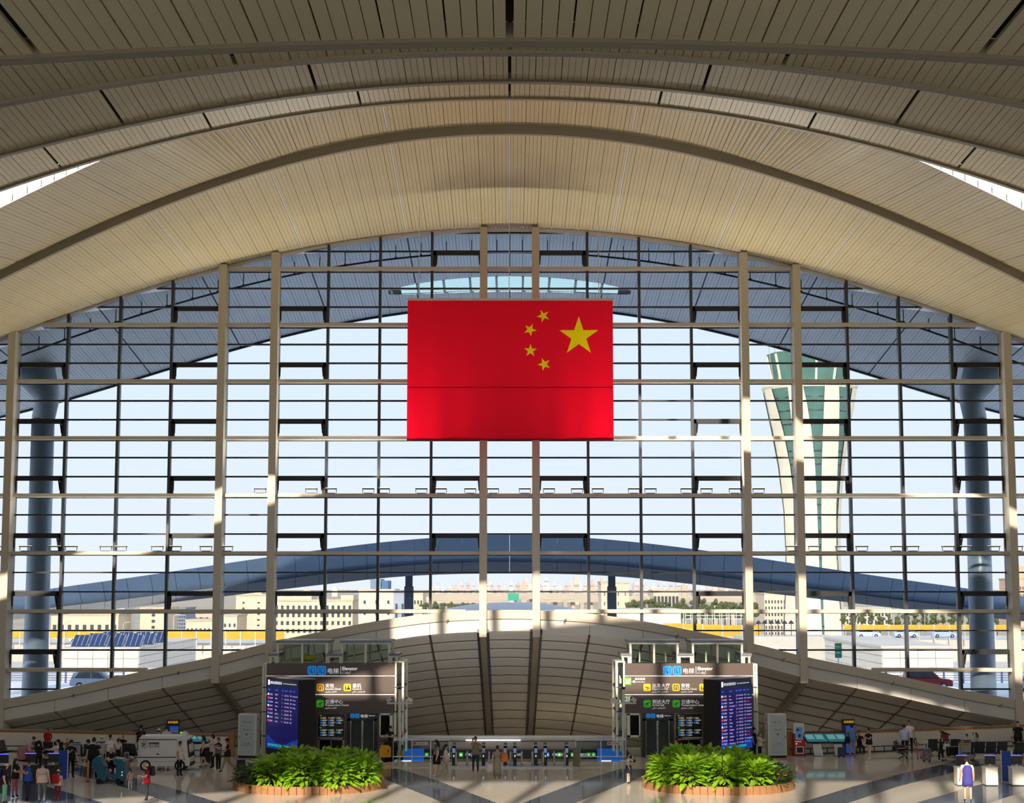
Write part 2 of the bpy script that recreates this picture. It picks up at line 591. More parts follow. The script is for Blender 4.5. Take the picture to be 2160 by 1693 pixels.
# panes
cand = []
for i in range(-11, 12):
    x0, x1 = i * 3.0 - 1.5 + .08, i * 3.0 + 1.5 - .08
    for j in range(-3, 26):
        za, zb = Z0 + DZ * j + .05, Z0 + DZ * (j + 1) - .05
        b0, b1 = max(za, ARCH(x0) - .02), max(za, ARCH(x1) - .02)
        t0, t1 = min(zb, P_A(x0) + .02), min(zb, P_A(x1) + .02)
        if t0 - b0 < .02 and t1 - b1 < .02:
            continue
        t0, t1 = max(t0, b0 + .001), max(t1, b1 + .001)
        area = (t0 - b0 + t1 - b1) / 2
        if abs(i) > 9: area *= .2
        cand.append((-area, abs(i), i, j, x0, x1, b0, b1, t0, t1))
cand.sort()
rest = MB()
for k, (a, _, i, j, x0, x1, b0, b1, t0, t1) in enumerate(cand):
    q = [(x0, GY, b0), (x1, GY, b1), (x1, GY + .02, b1), (x0, GY + .02, b0), (x0, GY, t0), (x1, GY, t1), (x1, GY + .02, t1), (x0, GY + .02, t0)]
    if k < 290:
        MB().hexa(q).build('pane', M_glass, front, fixn=False)
    else:
        rest.hexa(q)
o = rest.build('pane_remainder', M_glass, front, fixn=False)
o['kind'] = 'stuff'
# opening vents: heavy black frames with a stay at each side
for i in (-9, -6, -4, -1, 1, 4, 6, 9):
    x0, x1 = i * 3.0 - 1.42, i * 3.0 + 1.42
    for j in range(0, 24, 3):
        z0, z1 = Z0 + DZ * j, Z0 + DZ * (j + 1)
        xm = (x0 + x1) / 2
        if z1 > min(P_A(x0), P_A(x1)) - .1 or z0 < max(ARCH(x0), ARCH(x1)):
            continue
        m = MB()
        y0, y1 = GY - .16, GY + .02
        m.box(x0, x1, y0, y1, z0 - .09, z0 + .13 - .1)
        m.box(x0, x1, y0, y1, z1 - .24, z1 + .04)
        m.box(x0, x0 + .16, y0, y1, z0, z1)
        m.box(x1 - .16, x1, y0, y1, z0, z1)
        v = m.build('vent_frame', M_black, front)
        for xx in (x0 + .2, x1 - .2):
            MB().bar((xx, GY - .26, z1 - .22), (xx - .04 * (1 if xx < xm else -1), GY - .1, z0 + .3), .07, .07).build('stay_arm', M_black, v)
# pale lining along the top of the glass
tl = MB()
for a, b in zip(xs, xs[1:]):
    if abs(a) < 36:
        tl.hexa([(a, GY - .25, P_A(a) - .14), (b, GY - .25, P_A(b) - .14), (b, GY + .25, P_A(b) - .14), (a, GY + .25, P_A(a) - .14),
                 (a, GY - .3, P_A(a) + .1), (b, GY - .3, P_A(b) + .1), (b, GY + .25, P_A(b) + .1), (a, GY + .25, P_A(a) + .1)])
tl.build('head_lining', mat('head_lining', (225, 224, 220), .35), front)
# solid wall left and right of the glass, outside the picture
for sgn, nm in ((-1, 'wall_front_left'), (1, 'wall_front_right')):
    x0, x1 = sorted((sgn * 34.4, sgn * XW))
    tag(MB().box(x0, x1, GY - .2, GY + .2, -1, 24).build(nm, M_white), 'plain wall beyond the end of the glass front', 'wall', kind='structure')

# ------------------------------------------------------------------ arched sill beam below the glass
sill = struct('wall_sill', 'white arched beam carrying the glass front', 'wall')
for sgn in (-1, 1):
    pass
edges = [-37.5 + 3.0 * k for k in range(26)]
for a, b in zip(edges, edges[1:]):
    n = 6
    xx = [a + (b - a) * k / n for k in range(n + 1)]
    up_, lo_ = MB(), MB()
    for p, q in zip(xx, xx[1:]):
        for (mb, h0, h1, yy, gap) in ((up_, -.47, 0.03, GY - .9, 0), (lo_, -1.15, -.5, GY - .8, .012)):
            p2 = p + (gap if p == xx[0] else 0)
            q2 = q - (gap if q == xx[-1] else 0)
            mb.hexa([(p2, yy, ARCH(p2) + h0), (q2, yy, ARCH(q2) + h0), (q2, GY + .2, ARCH(q2) + h0), (p2, GY + .2, ARCH(p2) + h0),
                     (p2, yy, ARCH(p2) + h1), (q2, yy, ARCH(q2) + h1), (q2, GY + .2, ARCH(q2) + h1), (p2, GY + .2, ARCH(p2) + h1)])
    up_.build('sill_cladding', M_beige, sill, fixn=False)
    lo_.build('fascia_panel', M_white, sill, fixn=False)
core = MB()
for a, b in zip(xs, xs[1:]):
    if abs(a) < 37:
        core.hexa([(a, GY - .7, ARCH(a) - 1.1), (b, GY - .7, ARCH(b) - 1.1), (b, GY + .1, ARCH(b) - 1.1), (a, GY + .1, ARCH(a) - 1.1),
                   (a, GY - .7, ARCH(a) - .1), (b, GY - .7, ARCH(b) - .1), (b, GY + .1, ARCH(b) - .1), (a, GY + .1, ARCH(a) - .1)])
core.build('beam_core', M_dark, sill)
# small sensor lamps on the sill
SILLP = ['below the silver blue car', 'left of the pair of columns', 'above the left elevator tower', 'just left of its crest', 'just right of its crest', 'above the right elevator tower', 'left of the green road sign', 'left of the red car', 'at its far right end']
for px in (175, 390, 650, 945, 1188, 1420, 1640, 1864, 2085):
    x = (px - CX) / FPX * GY
    m = MB()
    m.box(x - .04, x + .04, GY - .98, GY - .88, ARCH(x) - .56, ARCH(x) - .44)
    m.bar((x, GY - 1.0, ARCH(x) - .46), (x + .1, GY - 1.1, ARCH(x) - .36), .05, .05)
    tag(m.build('spotlight', M_trim), 'tiny bracket lamp on the arched sill %s' % SILLP.pop(0), 'lamp', 'tiny lamps along the sill')

# ------------------------------------------------------------------ sloping soffit going down behind the glass
M_soff = mat('soffit_panel', (226, 218, 202), .5, vary=.03, scale=.5)
M_seam = mat('soffit_seam', (112, 100, 76), .8)
soff = struct('ceiling_lower', 'sloping vaulted soffit of wide panels dropping away below the glass front', 'ceiling')
ROWS = [0, 2.0, 4.1, 6.3, 8.6, 11.0, 13.5, 16.1, 18.8, 21.7, 24.7, 27.9, 31.2]
def zs(x, d):
    return max(ARCB(x) - math.tan(math.radians(15.3)) * d, -5.2 - 0.02 * d)
for a, b in zip(edges, edges[1:]):
    if a < -31.6 or b > 31.6:
        continue
    for r0, r1 in zip(ROWS, ROWS[1:]):
        if zs(a, r0) < -4 and zs(b, r0) < -4:
            continue
        ga = .07
        m = MB()
        k = 2
        xx = [a + ga + (b - a - 2 * ga) * t / k for t in range(k + 1)]
        dd = [r0 + .05, r0 + .3, r1 - .3, r1 - .05]
        sag = [0.02, -.045, -.045, .02]
        for p, q in zip(xx, xx[1:]):
            for (d0, s0), (d1, s1) in zip(zip(dd, sag), list(zip(dd, sag))[1:]):
                m.hexa([(p, GY - .7 + d0, zs(p, d0) + s0), (q, GY - .7 + d0, zs(q, d0) + s0), (q, GY - .7 + d1, zs(q, d1) + s1), (p, GY - .7 + d1, zs(p, d1) + s1),
                        (p, GY - .7 + d0, zs(p, d0) + .12), (q, GY - .7 + d0, zs(q, d0) + .12), (q, GY - .7 + d1, zs(q, d1) + .12), (p, GY - .7 + d1, zs(p, d1) + .12)])
        m.build('soffit_panel', M_soff, soff, fixn=False)
dk = MB()
for a, b in zip(xs, xs[1:]):
    if abs(a) < 33:
        for r0, r1 in ((0, 16), (16, 32)):
            dk.hexa([(a, GY - .7 + r0, zs(a, r0) + .1), (b, GY - .7 + r0, zs(b, r0) + .1), (b, GY - .7 + r1, zs(b, r1) + .1), (a, GY - .7 + r1, zs(a, r1) + .1),
                     (a, GY - .7 + r0, zs(a, r0) + .5), (b, GY - .7 + r0, zs(b, r0) + .5), (b, GY - .7 + r1, zs(b, r1) + .5), (a, GY - .7 + r1, zs(a, r1) + .5)])
dk.build('soffit_deck', M_seam, soff)
for r in ROWS[1:-1]:
    m = MB()
    for a, b in zip(xs, xs[1:]):
        if abs(a) < 31 and zs(a, r) > -4:
            m.hexa([(a, GY - .75 + r, zs(a, r) - .025), (b, GY - .75 + r, zs(b, r) - .025), (b, GY - .66 + r, zs(b, r) - .025), (a, GY - .66 + r, zs(a, r) - .025),
                    (a, GY - .75 + r, zs(a, r) + .1), (b, GY - .75 + r, zs(b, r) + .1), (b, GY - .66 + r, zs(b, r) + .1), (a, GY - .66 + r, zs(a, r) + .1)])
    m.build('seam_strip', M_seam, soff)
for sgn in (-1, 1):
    for cxx in COLS:
        x = sgn * cxx
        p, q = Vector((x, GY - .9, ARCB(x) - .12)), Vector((x, GY - .7 + 31, zs(x, 31) - .12))
        MB().bar(p, q, .34, .4).build('soffit_rib', M_trim, soff)
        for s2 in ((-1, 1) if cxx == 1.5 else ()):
            MB().bar(p + Vector((s2 * .27, 0, .16)), q + Vector((s2 * .27, 0, .16)), .14, .2).build('rib_shadow_bar', M_dark, soff)  # solid dark bars stand in for shadow beside the middle ribs

# ------------------------------------------------------------------ floor
FE = 93.8
M_floor = mat('terrazzo', (228, 222, 212), .06, vary=.05, scale=.35, spec=.6)
M_inlay = mat('blue_grey_inlay', (96, 108, 128), .08, vary=.06, scale=.5, spec=.6)
fl = struct('floor', 'polished pale stone floor of the hall', 'floor')
for (a, b, y1) in ((-XW, -6.2, FE), (-6.2, 6.2, 86.2), (6.2, XW, FE)):
    MB().box(a, b, 62, y1, -.5, 0).build('floor_slab', M_floor, fl)
def inlay(pts):
    MB().prism([(p.x, p.y) for p in pts], 'z', -.1, .004).build('floor_band', M_inlay, fl)
def fq(*pp):
    inlay([onfloor(a, b) for a, b in pp])
for sgn in (-1, 1):
    for poly in ([(5.35, 82.8), (7.3, 82.8), (5.6, 78), (.2, 63), (-1.9, 63), (3.3, 77.8)],
                 [(9.6, 66), (15.2, 75.5), (18.8, 81), (23.5, 87.5), (25.6, 87.5), (20.6, 80.4), (17.2, 75.5), (11.6, 66)],
                 [(14, 66), (20.5, 75.5), (24.5, 81), (29.5, 87), (33, 87), (27, 80), (23.5, 75.5), (17, 66)]):
        inlay([Vector((sgn * a, b, 0)) for a, b in poly])
tag(MB().box(-XW, XW, -36, 4, EYE - 2.1, EYE - 1.6).build('floor_gallery', mat('gallery_dark_floor', (70, 66, 62), .9)), 'gallery floor the camera stands on', 'floor', kind='structure')  # floor out of view, darkened to cut bounce onto the ceiling
tag(MB().box(-XW, XW, 4, 62.5, -.6, 0).build('floor_near', mat('near_dark_floor', (110, 106, 100), .8)), 'near part of the hall floor below the picture, darkened to cut bounce light', 'floor', kind='structure')  # same hall floor, darkened out of view to dim the top tier
tag(MB().box(-XW, XW, FE - .2, 140, -6.6, -6).build('floor_lower', M_floor), 'floor of the lower level below the opening', 'floor', kind='structure')
tag(MB().box(-XW, -6.2, FE - .3, FE, -6, -.5).box(6.2, XW, FE - .3, FE, -6, -.5).box(-6.2, 6.2, 85.9, 86.2, -6, -.5).box(-6.4, -6.2, 86, FE, -6, 0).box(6.2, 6.4, 86, FE, -6, 0).build('wall_pit', M_white), 'wall of the opening below the hall floor edge', 'wall', kind='structure')
tag(MB().box(-XW, XW, 128, 128.3, -7, 0).build('wall_pit_far', M_soff), 'far wall of the lower level', 'wall', kind='structure')
# ================================================================== OUTSIDE
M_over = mat('overhang_metal', (236, 240, 245), .5, .7, vary=.05, scale=.3)
M_ocol = mat('blue_grey_column', (176, 194, 214), .35, .1, vary=.04, scale=.6)
def slit(x0, x1, sp):
    ya, za, yb, zb = sp
    if max(abs(x0), abs(x1)) > 7.9:
        return [sp]
    y0, y1 = GY + .3, 110.6
    def h(x, s):
        return 106.0 + s * 1.6 * math.sqrt(max(0, 1 - (x / 8.0) ** 2))
    def zz(x, y):
        t = (y - y0) / (y1 - y0)
        return P_A(x) * (1 - t) + P_O(x) * t
    return [(ya, za, lambda x: h(x, -1), lambda x: zz(x, h(x, -1))), (lambda x: h(x, 1), lambda x: zz(x, h(x, 1)), yb, zb)]
ov = band('ceiling_overhang', 'blue grey boarded underside of the roof overhang outside the glass', 110.6, P_O, GY + .3, P_A, 0, False, .12, mats=(M_over, M_dark, M_dark), hole=slit, deck=(.06, .03))
M_teal = glassmat('teal_glass', (236, 250, 246), .03)
zo = lambda x, y: P_A(x) + (P_O(x) - P_A(x)) * (y - GY - .3) / 14.7
for k in range(9):
    a, b = -7.6 + k * 1.69, -7.6 + (k + 1) * 1.69
    hh = lambda x: 1.6 * math.sqrt(max(0, 1 - (x / 8.0) ** 2))
    MB().hexa([(a, 106 - hh(a), zo(a, 106 - hh(a)) + .1), (b, 106 - hh(b), zo(b, 106 - hh(b)) + .1), (b, 106 + hh(b), zo(b, 106 + hh(b)) + .1), (a, 106 + hh(a), zo(a, 106 + hh(a)) + .1),
               (a, 106 - hh(a), zo(a, 106 - hh(a)) + .12), (b, 106 - hh(b), zo(b, 106 - hh(b)) + .12), (b, 106 + hh(b), zo(b, 106 + hh(b)) + .12), (a, 106 + hh(a), zo(a, 106 + hh(a)) + .12)]).build('skylight_pane', M_teal, ov)
    MB().bar((a, 106 - hh(a), zo(a, 106 - hh(a)) + .1), (a, 106 + hh(a), zo(a, 106 + hh(a)) + .1), .14, .3).build('skylight_bar', M_white, ov)
# pipe with hangers following the roof line just outside the glass
M_pipe = mat('grey_pipe', (96, 104, 112), .4, .3)
pp = thing('drain_pipe', 'thin grey pipe on hangers following the roof line outside the glass', 'pipe', (0, 97.4, 0))
pts = [(-33 + 66 * k / 60, 0, P_A(-33 + 66 * k / 60) - .95) for k in range(61)]
MB().tube(pts, .06, 6).build('pipe', M_pipe, pp, True)
for k in range(44):
    x = -32.25 + k * 1.5
    m = MB().bar((x, 0, P_A(x) - .95), (x, 0, P_A(x) - .12), .05, .05).box(x - .06, x + .06, -.08, .08, P_A(x) - 1.0, P_A(x) - .86)
    m.build('hanger', M_pipe, pp)
# the two round columns under the overhang
for sx, px, lab in ((-1, 86, 'tall round blue grey column outside the glass at the far left'), (1, 2062, 'tall round blue grey column outside the glass at the far right')):
    x = (px - CX) / FPX * 103
    t = thing('outdoor_column', lab, 'column', (x, 103, -1.05))
    zt = zo(x, 103) + 1.05
    MB().lathe([(.78, 0), (.78, 3), (.73, 9), (.70, zt - 3.2)], n=28).build('shaft', M_ocol, t, True)
    MB().tube([(0, 0, zt - 3.25), (-sx * .25, 0, zt - 1.9), (-sx * -.75, 0, zt + .1)], [.70, .78, 1.35], 24).build('flared_head', M_ocol, t, True)
# silvery dome roof over the lower hall
dm = MB()
ZD = Spline(112, [(0, 1270), (60, 1272), (120, 1280), (180, 1294), (260, 1318), (420, 1360)])
xd = [-14 + 28 * k / 40 for k in range(41)]
for a, b in zip(xd, xd[1:]):
    dm.hexa([(a, GY + .4, ARCH(a) - .2), (b, GY + .4, ARCH(b) - .2), (b, 112, ZD(b) - .2), (a, 112, ZD(a) - .2), (a, GY + .4, ARCH(a) - .05), (b, GY + .4, ARCH(b) - .05), (b, 112, ZD(b)), (a, 112, ZD(a))])
    dm.hexa([(a, 112, ZD(a) - .2), (b, 112, ZD(b) - .2), (b, 130, ZD(b) - 5.2), (a, 130, ZD(a) - 5.2), (a, 112, ZD(a)), (b, 112, ZD(b)), (b, 130, ZD(b) - 5), (a, 130, ZD(a) - 5)])
tag(dm.build('dome_roof', mat('silver_roof', (220, 222, 226), .4, .3), smooth=False), 'low silvery shell roof rising behind the crest of the sill', 'roof', kind='structure')

# ---- dark curved canopy across the forecourt
M_can = mat('canopy_cladding', (120, 142, 168), .12, .2, vary=.08, scale=.2, bump=.12, bscale=.6)
M_cans = mat('canopy_soffit', (96, 98, 106), .5)
CT = Spline(140, [(0, 1127), (150, 1133), (285, 1145), (450, 1166), (600, 1188), (780, 1215), (960, 1240), (1080, 1257)])
CB = Spline(140, [(0, 1209), (210, 1214), (400, 1233), (560, 1252), (700, 1268), (850, 1286), (1000, 1301), (1080, 1309)])
can = thing('canopy', 'dark blue curved canopy spanning the forecourt outside', 'canopy', (0, 140, 0))
for k in range(-25, 25):
    a, b = k * 2.0 + .015, (k + 1) * 2.0 - .015
    zm = lambda x: CB(x) + .3 * (CT(x) - CB(x))
    MB().hexa([(a, 1.6, zm(a)), (b, 1.6, zm(b)), (b, 2.6, zm(b)), (a, 2.6, zm(a)), (a, 0, CT(a)), (b, 0, CT(b)), (b, 2.6, CT(b)), (a, 2.6, CT(a))]).build('fascia_panel', M_can, can, fixn=False)
    MB().hexa([(a, 1.0, CB(a)), (b, 1.0, CB(b)), (b, 14, CB(b) + .2), (a, 14, CB(a) + .2), (a, 1.2, zm(a)), (b, 1.2, zm(b)), (b, 14, CT(b) - .3), (a, 14, CT(a) - .3)]).build('soffit_panel', M_cans, can, fixn=False)
for px in (864, 1289):
    x = (px - CX) / FPX * 144
    MB().box(x - .3, x + .3, 3.7, 4.3, -1.05, CB(x) + .3).box(x - .38, x + .38, 3.62, 4.38, -1.05, CB(x) - .85).build('post', mat('canopy_post', (92, 102, 116), .5), can)

# ---- ground, road, railings
M_road = mat('whitened_road', (236, 234, 230), .8, vary=.08, scale=.05)  # road whitened to bounce light up onto the overhang
M_conc = mat('concrete', (214, 204, 190), .8, vary=.06, scale=.08)
M_land = mat('dry_land', (188, 170, 142), .9, vary=.14, scale=.012)
rd = MB()
rd.box(-120, 120, 135, 178, -2, -1.05)
for s in (-1, 1):
    a, b = sorted((s * 26.5, s * 120))
    rd.box(a, b, GY + .3, 135, -2, -1.05)
tag(rd.build('road', M_road), 'forecourt road in front of the terminal, whitened to bounce light', 'road', kind='structure')
tag(MB().box(-700, 700, 178, 420, -7, -4.5).build('ground', M_conc), 'pale concrete ground beyond the forecourt road', 'ground', kind='structure')
tag(MB().box(-6000, 6000, 420, 9000, -10, -6.0).build('ground', M_land), 'dry tan plain stretching to the city', 'ground', kind='structure')
M_blue = mat('blue_railing', (58, 84, 138), .5)
for lab, x0, x1 in (('blue post and rail fence behind the silver car', -56, -40), ('blue post and rail fence behind the red car', 37, 60)):
    t = thing('railing', lab, 'railing', (x0, 175, -1.05))
    for z in (.25, .5, .75, 1.0):
        MB().box(0, x1 - x0, -.03, .03, z, z + .06).build('rail', M_blue, t)
    n = int((x1 - x0) / 2)
    for k in range(n + 1):
        MB().box(k * 2 - .08, k * 2 + .08, -.1, .1, 0, 1.15).build('post', M_blue, t)

# ---- cars
M_tyre = mat('tyre', (24, 24, 26), .8)
M_hub = mat('hub', (150, 152, 156), .4, .5)
M_cglass = mat('car_glass', (36, 44, 56), .15)
def car(label, loc, rz, body, L=4.6, W=1.85, H=1.6, group=None):
    t = thing('car', label, 'car', loc, rz, group)
    s = L / 4.6
    low = [(-2.3, .35), (-2.28, .75), (-2.05, .95), (-1.2, 1.02), (-.6, 1.05), (2.15, 1.08), (2.28, .85), (2.3, .4), (2.2, .28), (-2.2, .26)]
    top = [(-1.15, 1.0), (-.35, H - .08), (.2, H), (1.5, H - .02), (2.0, H - .2), (2.2, 1.06)]
    b = MB().prism([(x * s, z) for x, z in low], 'y', -W / 2, W / 2)
    k0 = len(b.v)
    b.prism([(x * s, z) for x, z in top], 'y', -W / 2 + .12, W / 2 - .12)
    bo = b.build('body', body, t)
    md = bo.modifiers.new('soft', 'BEVEL')
    md.width = .09
    md.segments = 2
    for y in (-W / 2 + .1, W / 2 - .1):
        d = .025 if y > 0 else -.025
        for q in ([(-.85, 1.08), (-.3, H - .16), (.35, H - .1), (.35, 1.1)], [(.45, 1.1), (.45, H - .1), (1.45, H - .12), (1.85, 1.1)]):
            MB().prism([(x * s, z) for x, z in q], 'y', y - abs(d) * .5 + d, y + abs(d) * .5 + d).build('side_window', M_cglass, t)
    MB().hexa([(-1.16 * s, -W / 2 + .2, 1.04), (-1.16 * s, W / 2 - .2, 1.04), (-1.1 * s, W / 2 - .2, 1.04), (-1.1 * s, -W / 2 + .2, 1.04),
               (-.45 * s, -W / 2 + .25, H - .1), (-.45 * s, W / 2 - .25, H - .1), (-.39 * s, W / 2 - .25, H - .1), (-.39 * s, -W / 2 + .25, H - .1)]).build('windscreen', M_cglass, t)
    for x in (-1.4, 1.4):
        for y in (-W / 2 + .1, W / 2 - .1):
            wh = MB().tube([(x * s, y - .11, .34), (x * s, y + .11, .34)], .34, 16).build('wheel', M_tyre, t)
            MB().tube([(x * s, y - .125, .34), (x * s, y + .125, .34)], .2, 12).build('hub', M_hub, wh)
    for y in (-.65, .65):
        MB().box(-2.34 * s, -2.2 * s, y - .18, y + .18, .68, .82).build('headlamp', M_white, t)
    return t
p = at(205, 1446, 165)
car('silver blue family car on the forecourt road', (p.x, 165, -1.05), math.pi, mat('car_silver', (150, 166, 190), .25, .3), 5.0, H=1.75)
p = at(275, 1440, 163)
car('dark car overlapping the front of the silver blue car', (p.x + .6, 161, -1.05), math.pi, mat('car_navy', (48, 56, 76), .25, .3), H=1.5)
p = at(1955, 1446, 165)
car('dark red off road car on the forecourt road', (p.x, 165, -1.05), math.pi, mat('car_red', (120, 28, 30), .3, .2), 4.7, H=1.8)
p = at(2158, 1446, 160)
car('pale blue car cut by the right edge of the picture', (p.x + 1.5, 160, -1.05), math.pi, mat('car_pale', (160, 180, 210), .3, .2), H=1.6)
p = at(173, 1360, 330)
car('small white car on the raised road beyond the solar panels', (at(173, 1360, 308).x, 308, -1.2), math.pi, mat('car_white', (225, 226, 228), .3), H=1.7)

# ---- stone clad utility buildings
def stone(name, col):
    if name in MATS: return MATS[name]
    m = mat(name, col, .7)
    n = m.node_tree
    b = n.nodes['Principled BSDF']
    tc = n.nodes.new('ShaderNodeTexCoord')
    mp = n.nodes.new('ShaderNodeMapping')
    mp.inputs['Rotation'].default_value = (math.pi / 2, 0, 0)
    br = n.nodes.new('ShaderNodeTexBrick')
    br.inputs['Color1'].default_value = rgb(col)
    br.inputs['Color2'].default_value = rgb(tuple(max(0, c - 10) for c in col))
    br.inputs['Mortar'].default_value = rgb(tuple(int(c * .72) for c in col))
    br.inputs['Scale'].default_value = 1.0
    br.inputs['Brick Width'].default_value = 1.4
    br.inputs['Row Height'].default_value = .7
    br.inputs['Mortar Size'].default_value = .03
    n.links.new(tc.outputs['Object'], mp.inputs[0])
    n.links.new(mp.outputs[0], br.inputs['Vector'])
    n.links.new(br.outputs['Color'], b.inputs['Base Color'])
    return m
M_stone = stone('cream_stone', (232, 222, 206))
def slabs(root, x0, x1, y, z0, z1, nx, nz, mt, axis='y', s=-1):
    """stone slabs one by one on a face"""
    for i in range(nx):
        for j in range(nz):
            a, b = x0 + (x1 - x0) * i / nx + .03, x0 + (x1 - x0) * (i + 1) / nx - .03
            c, d = z0 + (z1 - z0) * j / nz + .03, z0 + (z1 - z0) * (j + 1) / nz - .03
            if axis == 'y':
                MB().box(a, b, *sorted((y, y + s * .08)), c, d).build('stone_slab', mt, root, fixn=False)
            else:
                MB().box(*sorted((y, y + s * .08)), a, b, c, d).build('stone_slab', mt, root, fixn=False)
ub = thing('utility_building', 'cream stone block with tilted solar panels on its roof', 'building', (-44, 200, -4.5))
M_mort = mat('stone_joint', (150, 142, 130), .9)
MB().box(-9, 0, 0, 36, 0, 6.0).build('wall', M_mort, ub)
slabs(ub, -9, 0, 0, 1.5, 6, 5, 4, mat('stone_slab_cream', (232, 222, 206), .7))
slabs(ub, 0, 36, 0, 1.5, 6, 12, 5, mat('stone_slab_cream', (232, 222, 206), .7), 'x', 1)
MB().box(-9.2, .2, -.2, 36.2, 6.0, 6.2).build('parapet_cap', M_conc, ub)
M_solar = mat('solar_cell', (44, 62, 104), .2, .2)
M_alu = mat('aluminium', (198, 202, 206), .4, .5)
for r in range(3):
    for k in range(4):
        x, y = -8.6 + k * 2.15, 2 + r * 7
        sp = MB().hexa([(x, y, 6.25), (x + 1.9, y, 6.25), (x + 1.9, y + 1.9, 7.5), (x, y + 1.9, 7.5), (x, y, 6.32), (x + 1.9, y, 6.32), (x + 1.9, y + 1.9, 7.57), (x, y + 1.9, 7.57)]).build('solar_panel', M_solar, ub)
        m = MB()
        for u in (x + .05, x + .65, x + 1.25, x + 1.85):
            m.bar((u, y, 6.36), (u, y + 1.9, 7.61), .06, .05)
        m.bar((x, y + 1.8, 6.2), (x, y + 1.8, 7.5), .08, .08).bar((x + 1.9, y + 1.8, 6.2), (x + 1.9, y + 1.8, 7.5), .08, .08)
        m.bar((x + 1.9, y + .2, 6.2), (x + 1.9, y + 1.8, 7.3), .08, .08)
        m.build('panel_frame', M_alu, sp)
ub = thing('utility_building', 'cream stone block with a plain low parapet behind the green sign', 'building', (44.2, 200, -4.5))
MB().box(0, 8.4, 0, 36, 0, 6.1).build('wall', M_mort, ub)
slabs(ub, 0, 8.4, 0, 1.5, 6.1, 4, 4, mat('stone_slab_cream', (232, 222, 206), .7))
slabs(ub, 0, 36, 0, 1.5, 6.1, 12, 5, mat('stone_slab_cream', (232, 222, 206), .7), 'x', -1)
MB().box(-.2, 8.6, -.2, 36.2, 6.1, 6.4).build('parapet_cap', M_conc, ub)
# green road sign
p = at(1768, 1372, 168)
t = thing('road_sign', 'green upright direction sign on a thin post', 'sign', (p.x, 168, -1.05))
zc = p.z + 1.05
MB().box(-.05, .05, -.05, .05, 0, zc).build('post', M_alu, t)
MB().box(-.34, .34, -.1, -.04, zc - .7, zc + .75).build('board', mat('sign_green', (24, 120, 84), .5), t)
M_let = mat('white_lettering', (238, 238, 236), .5)
text('lettering', '机场出口', .15, (-.3, -.11, zc + .35), M_let, t)
text('lettering', '停车楼', .17, (-.28, -.11, zc + .05), M_let, t)
text('lettering', '出租车', .17, (-.28, -.11, zc - .25), M_let, t)

# ---- orange site barriers
M_or = mat('orange_barrier', (240, 172, 40), .6, vary=.08, scale=.4)
def barrier(label, pa, pb, Y, h):
    a, b = at(pa[0], pa[1], Y), at(pb[0], pb[1], Y)
    t = thing('site_barrier', label, 'barrier', (a.x, Y, a.z))
    n = max(2, int((b.x - a.x) / 2.6))
    dx, dzz = (b.x - a.x) / n, (b.z - a.z) / n
    for k in range(n):
        x0, x1, z = k * dx + .05, (k + 1) * dx - .05, k * dzz
        MB().box(x0, x1, -.06, .06, z + .1, z + h).box(x0, x1, -.12, .12, z + h * .45, z + h * .55).build('barrier_panel', M_or, t)
        MB().box(x0 - .1, x0 + .08, -.15, .15, z - 1.5, z + h + .1).build('barrier_post', M_alu, t)
barrier('long orange site barrier behind the solar panel block', (-20, 1346), (600, 1349), 300, 1.5)
barrier('long orange site barrier right of the control tower', (1778, 1331), (2130, 1331), 300, 1.15)
barrier('tall orange site wall left of the control tower', (1400, 1340), (1606, 1346), 265, 1.9)
MB_ = MB()
tag(MB().box(-180, -30, 303, 330, -4.5, -1.2).build('road_embankment', M_conc), 'raised concrete road behind the orange barrier', 'road', kind='structure')
tag(MB().box(30, 180, 303, 330, -4.5, -.6).build('road_embankment', M_conc), 'raised concrete road right of the control tower', 'road', kind='structure')

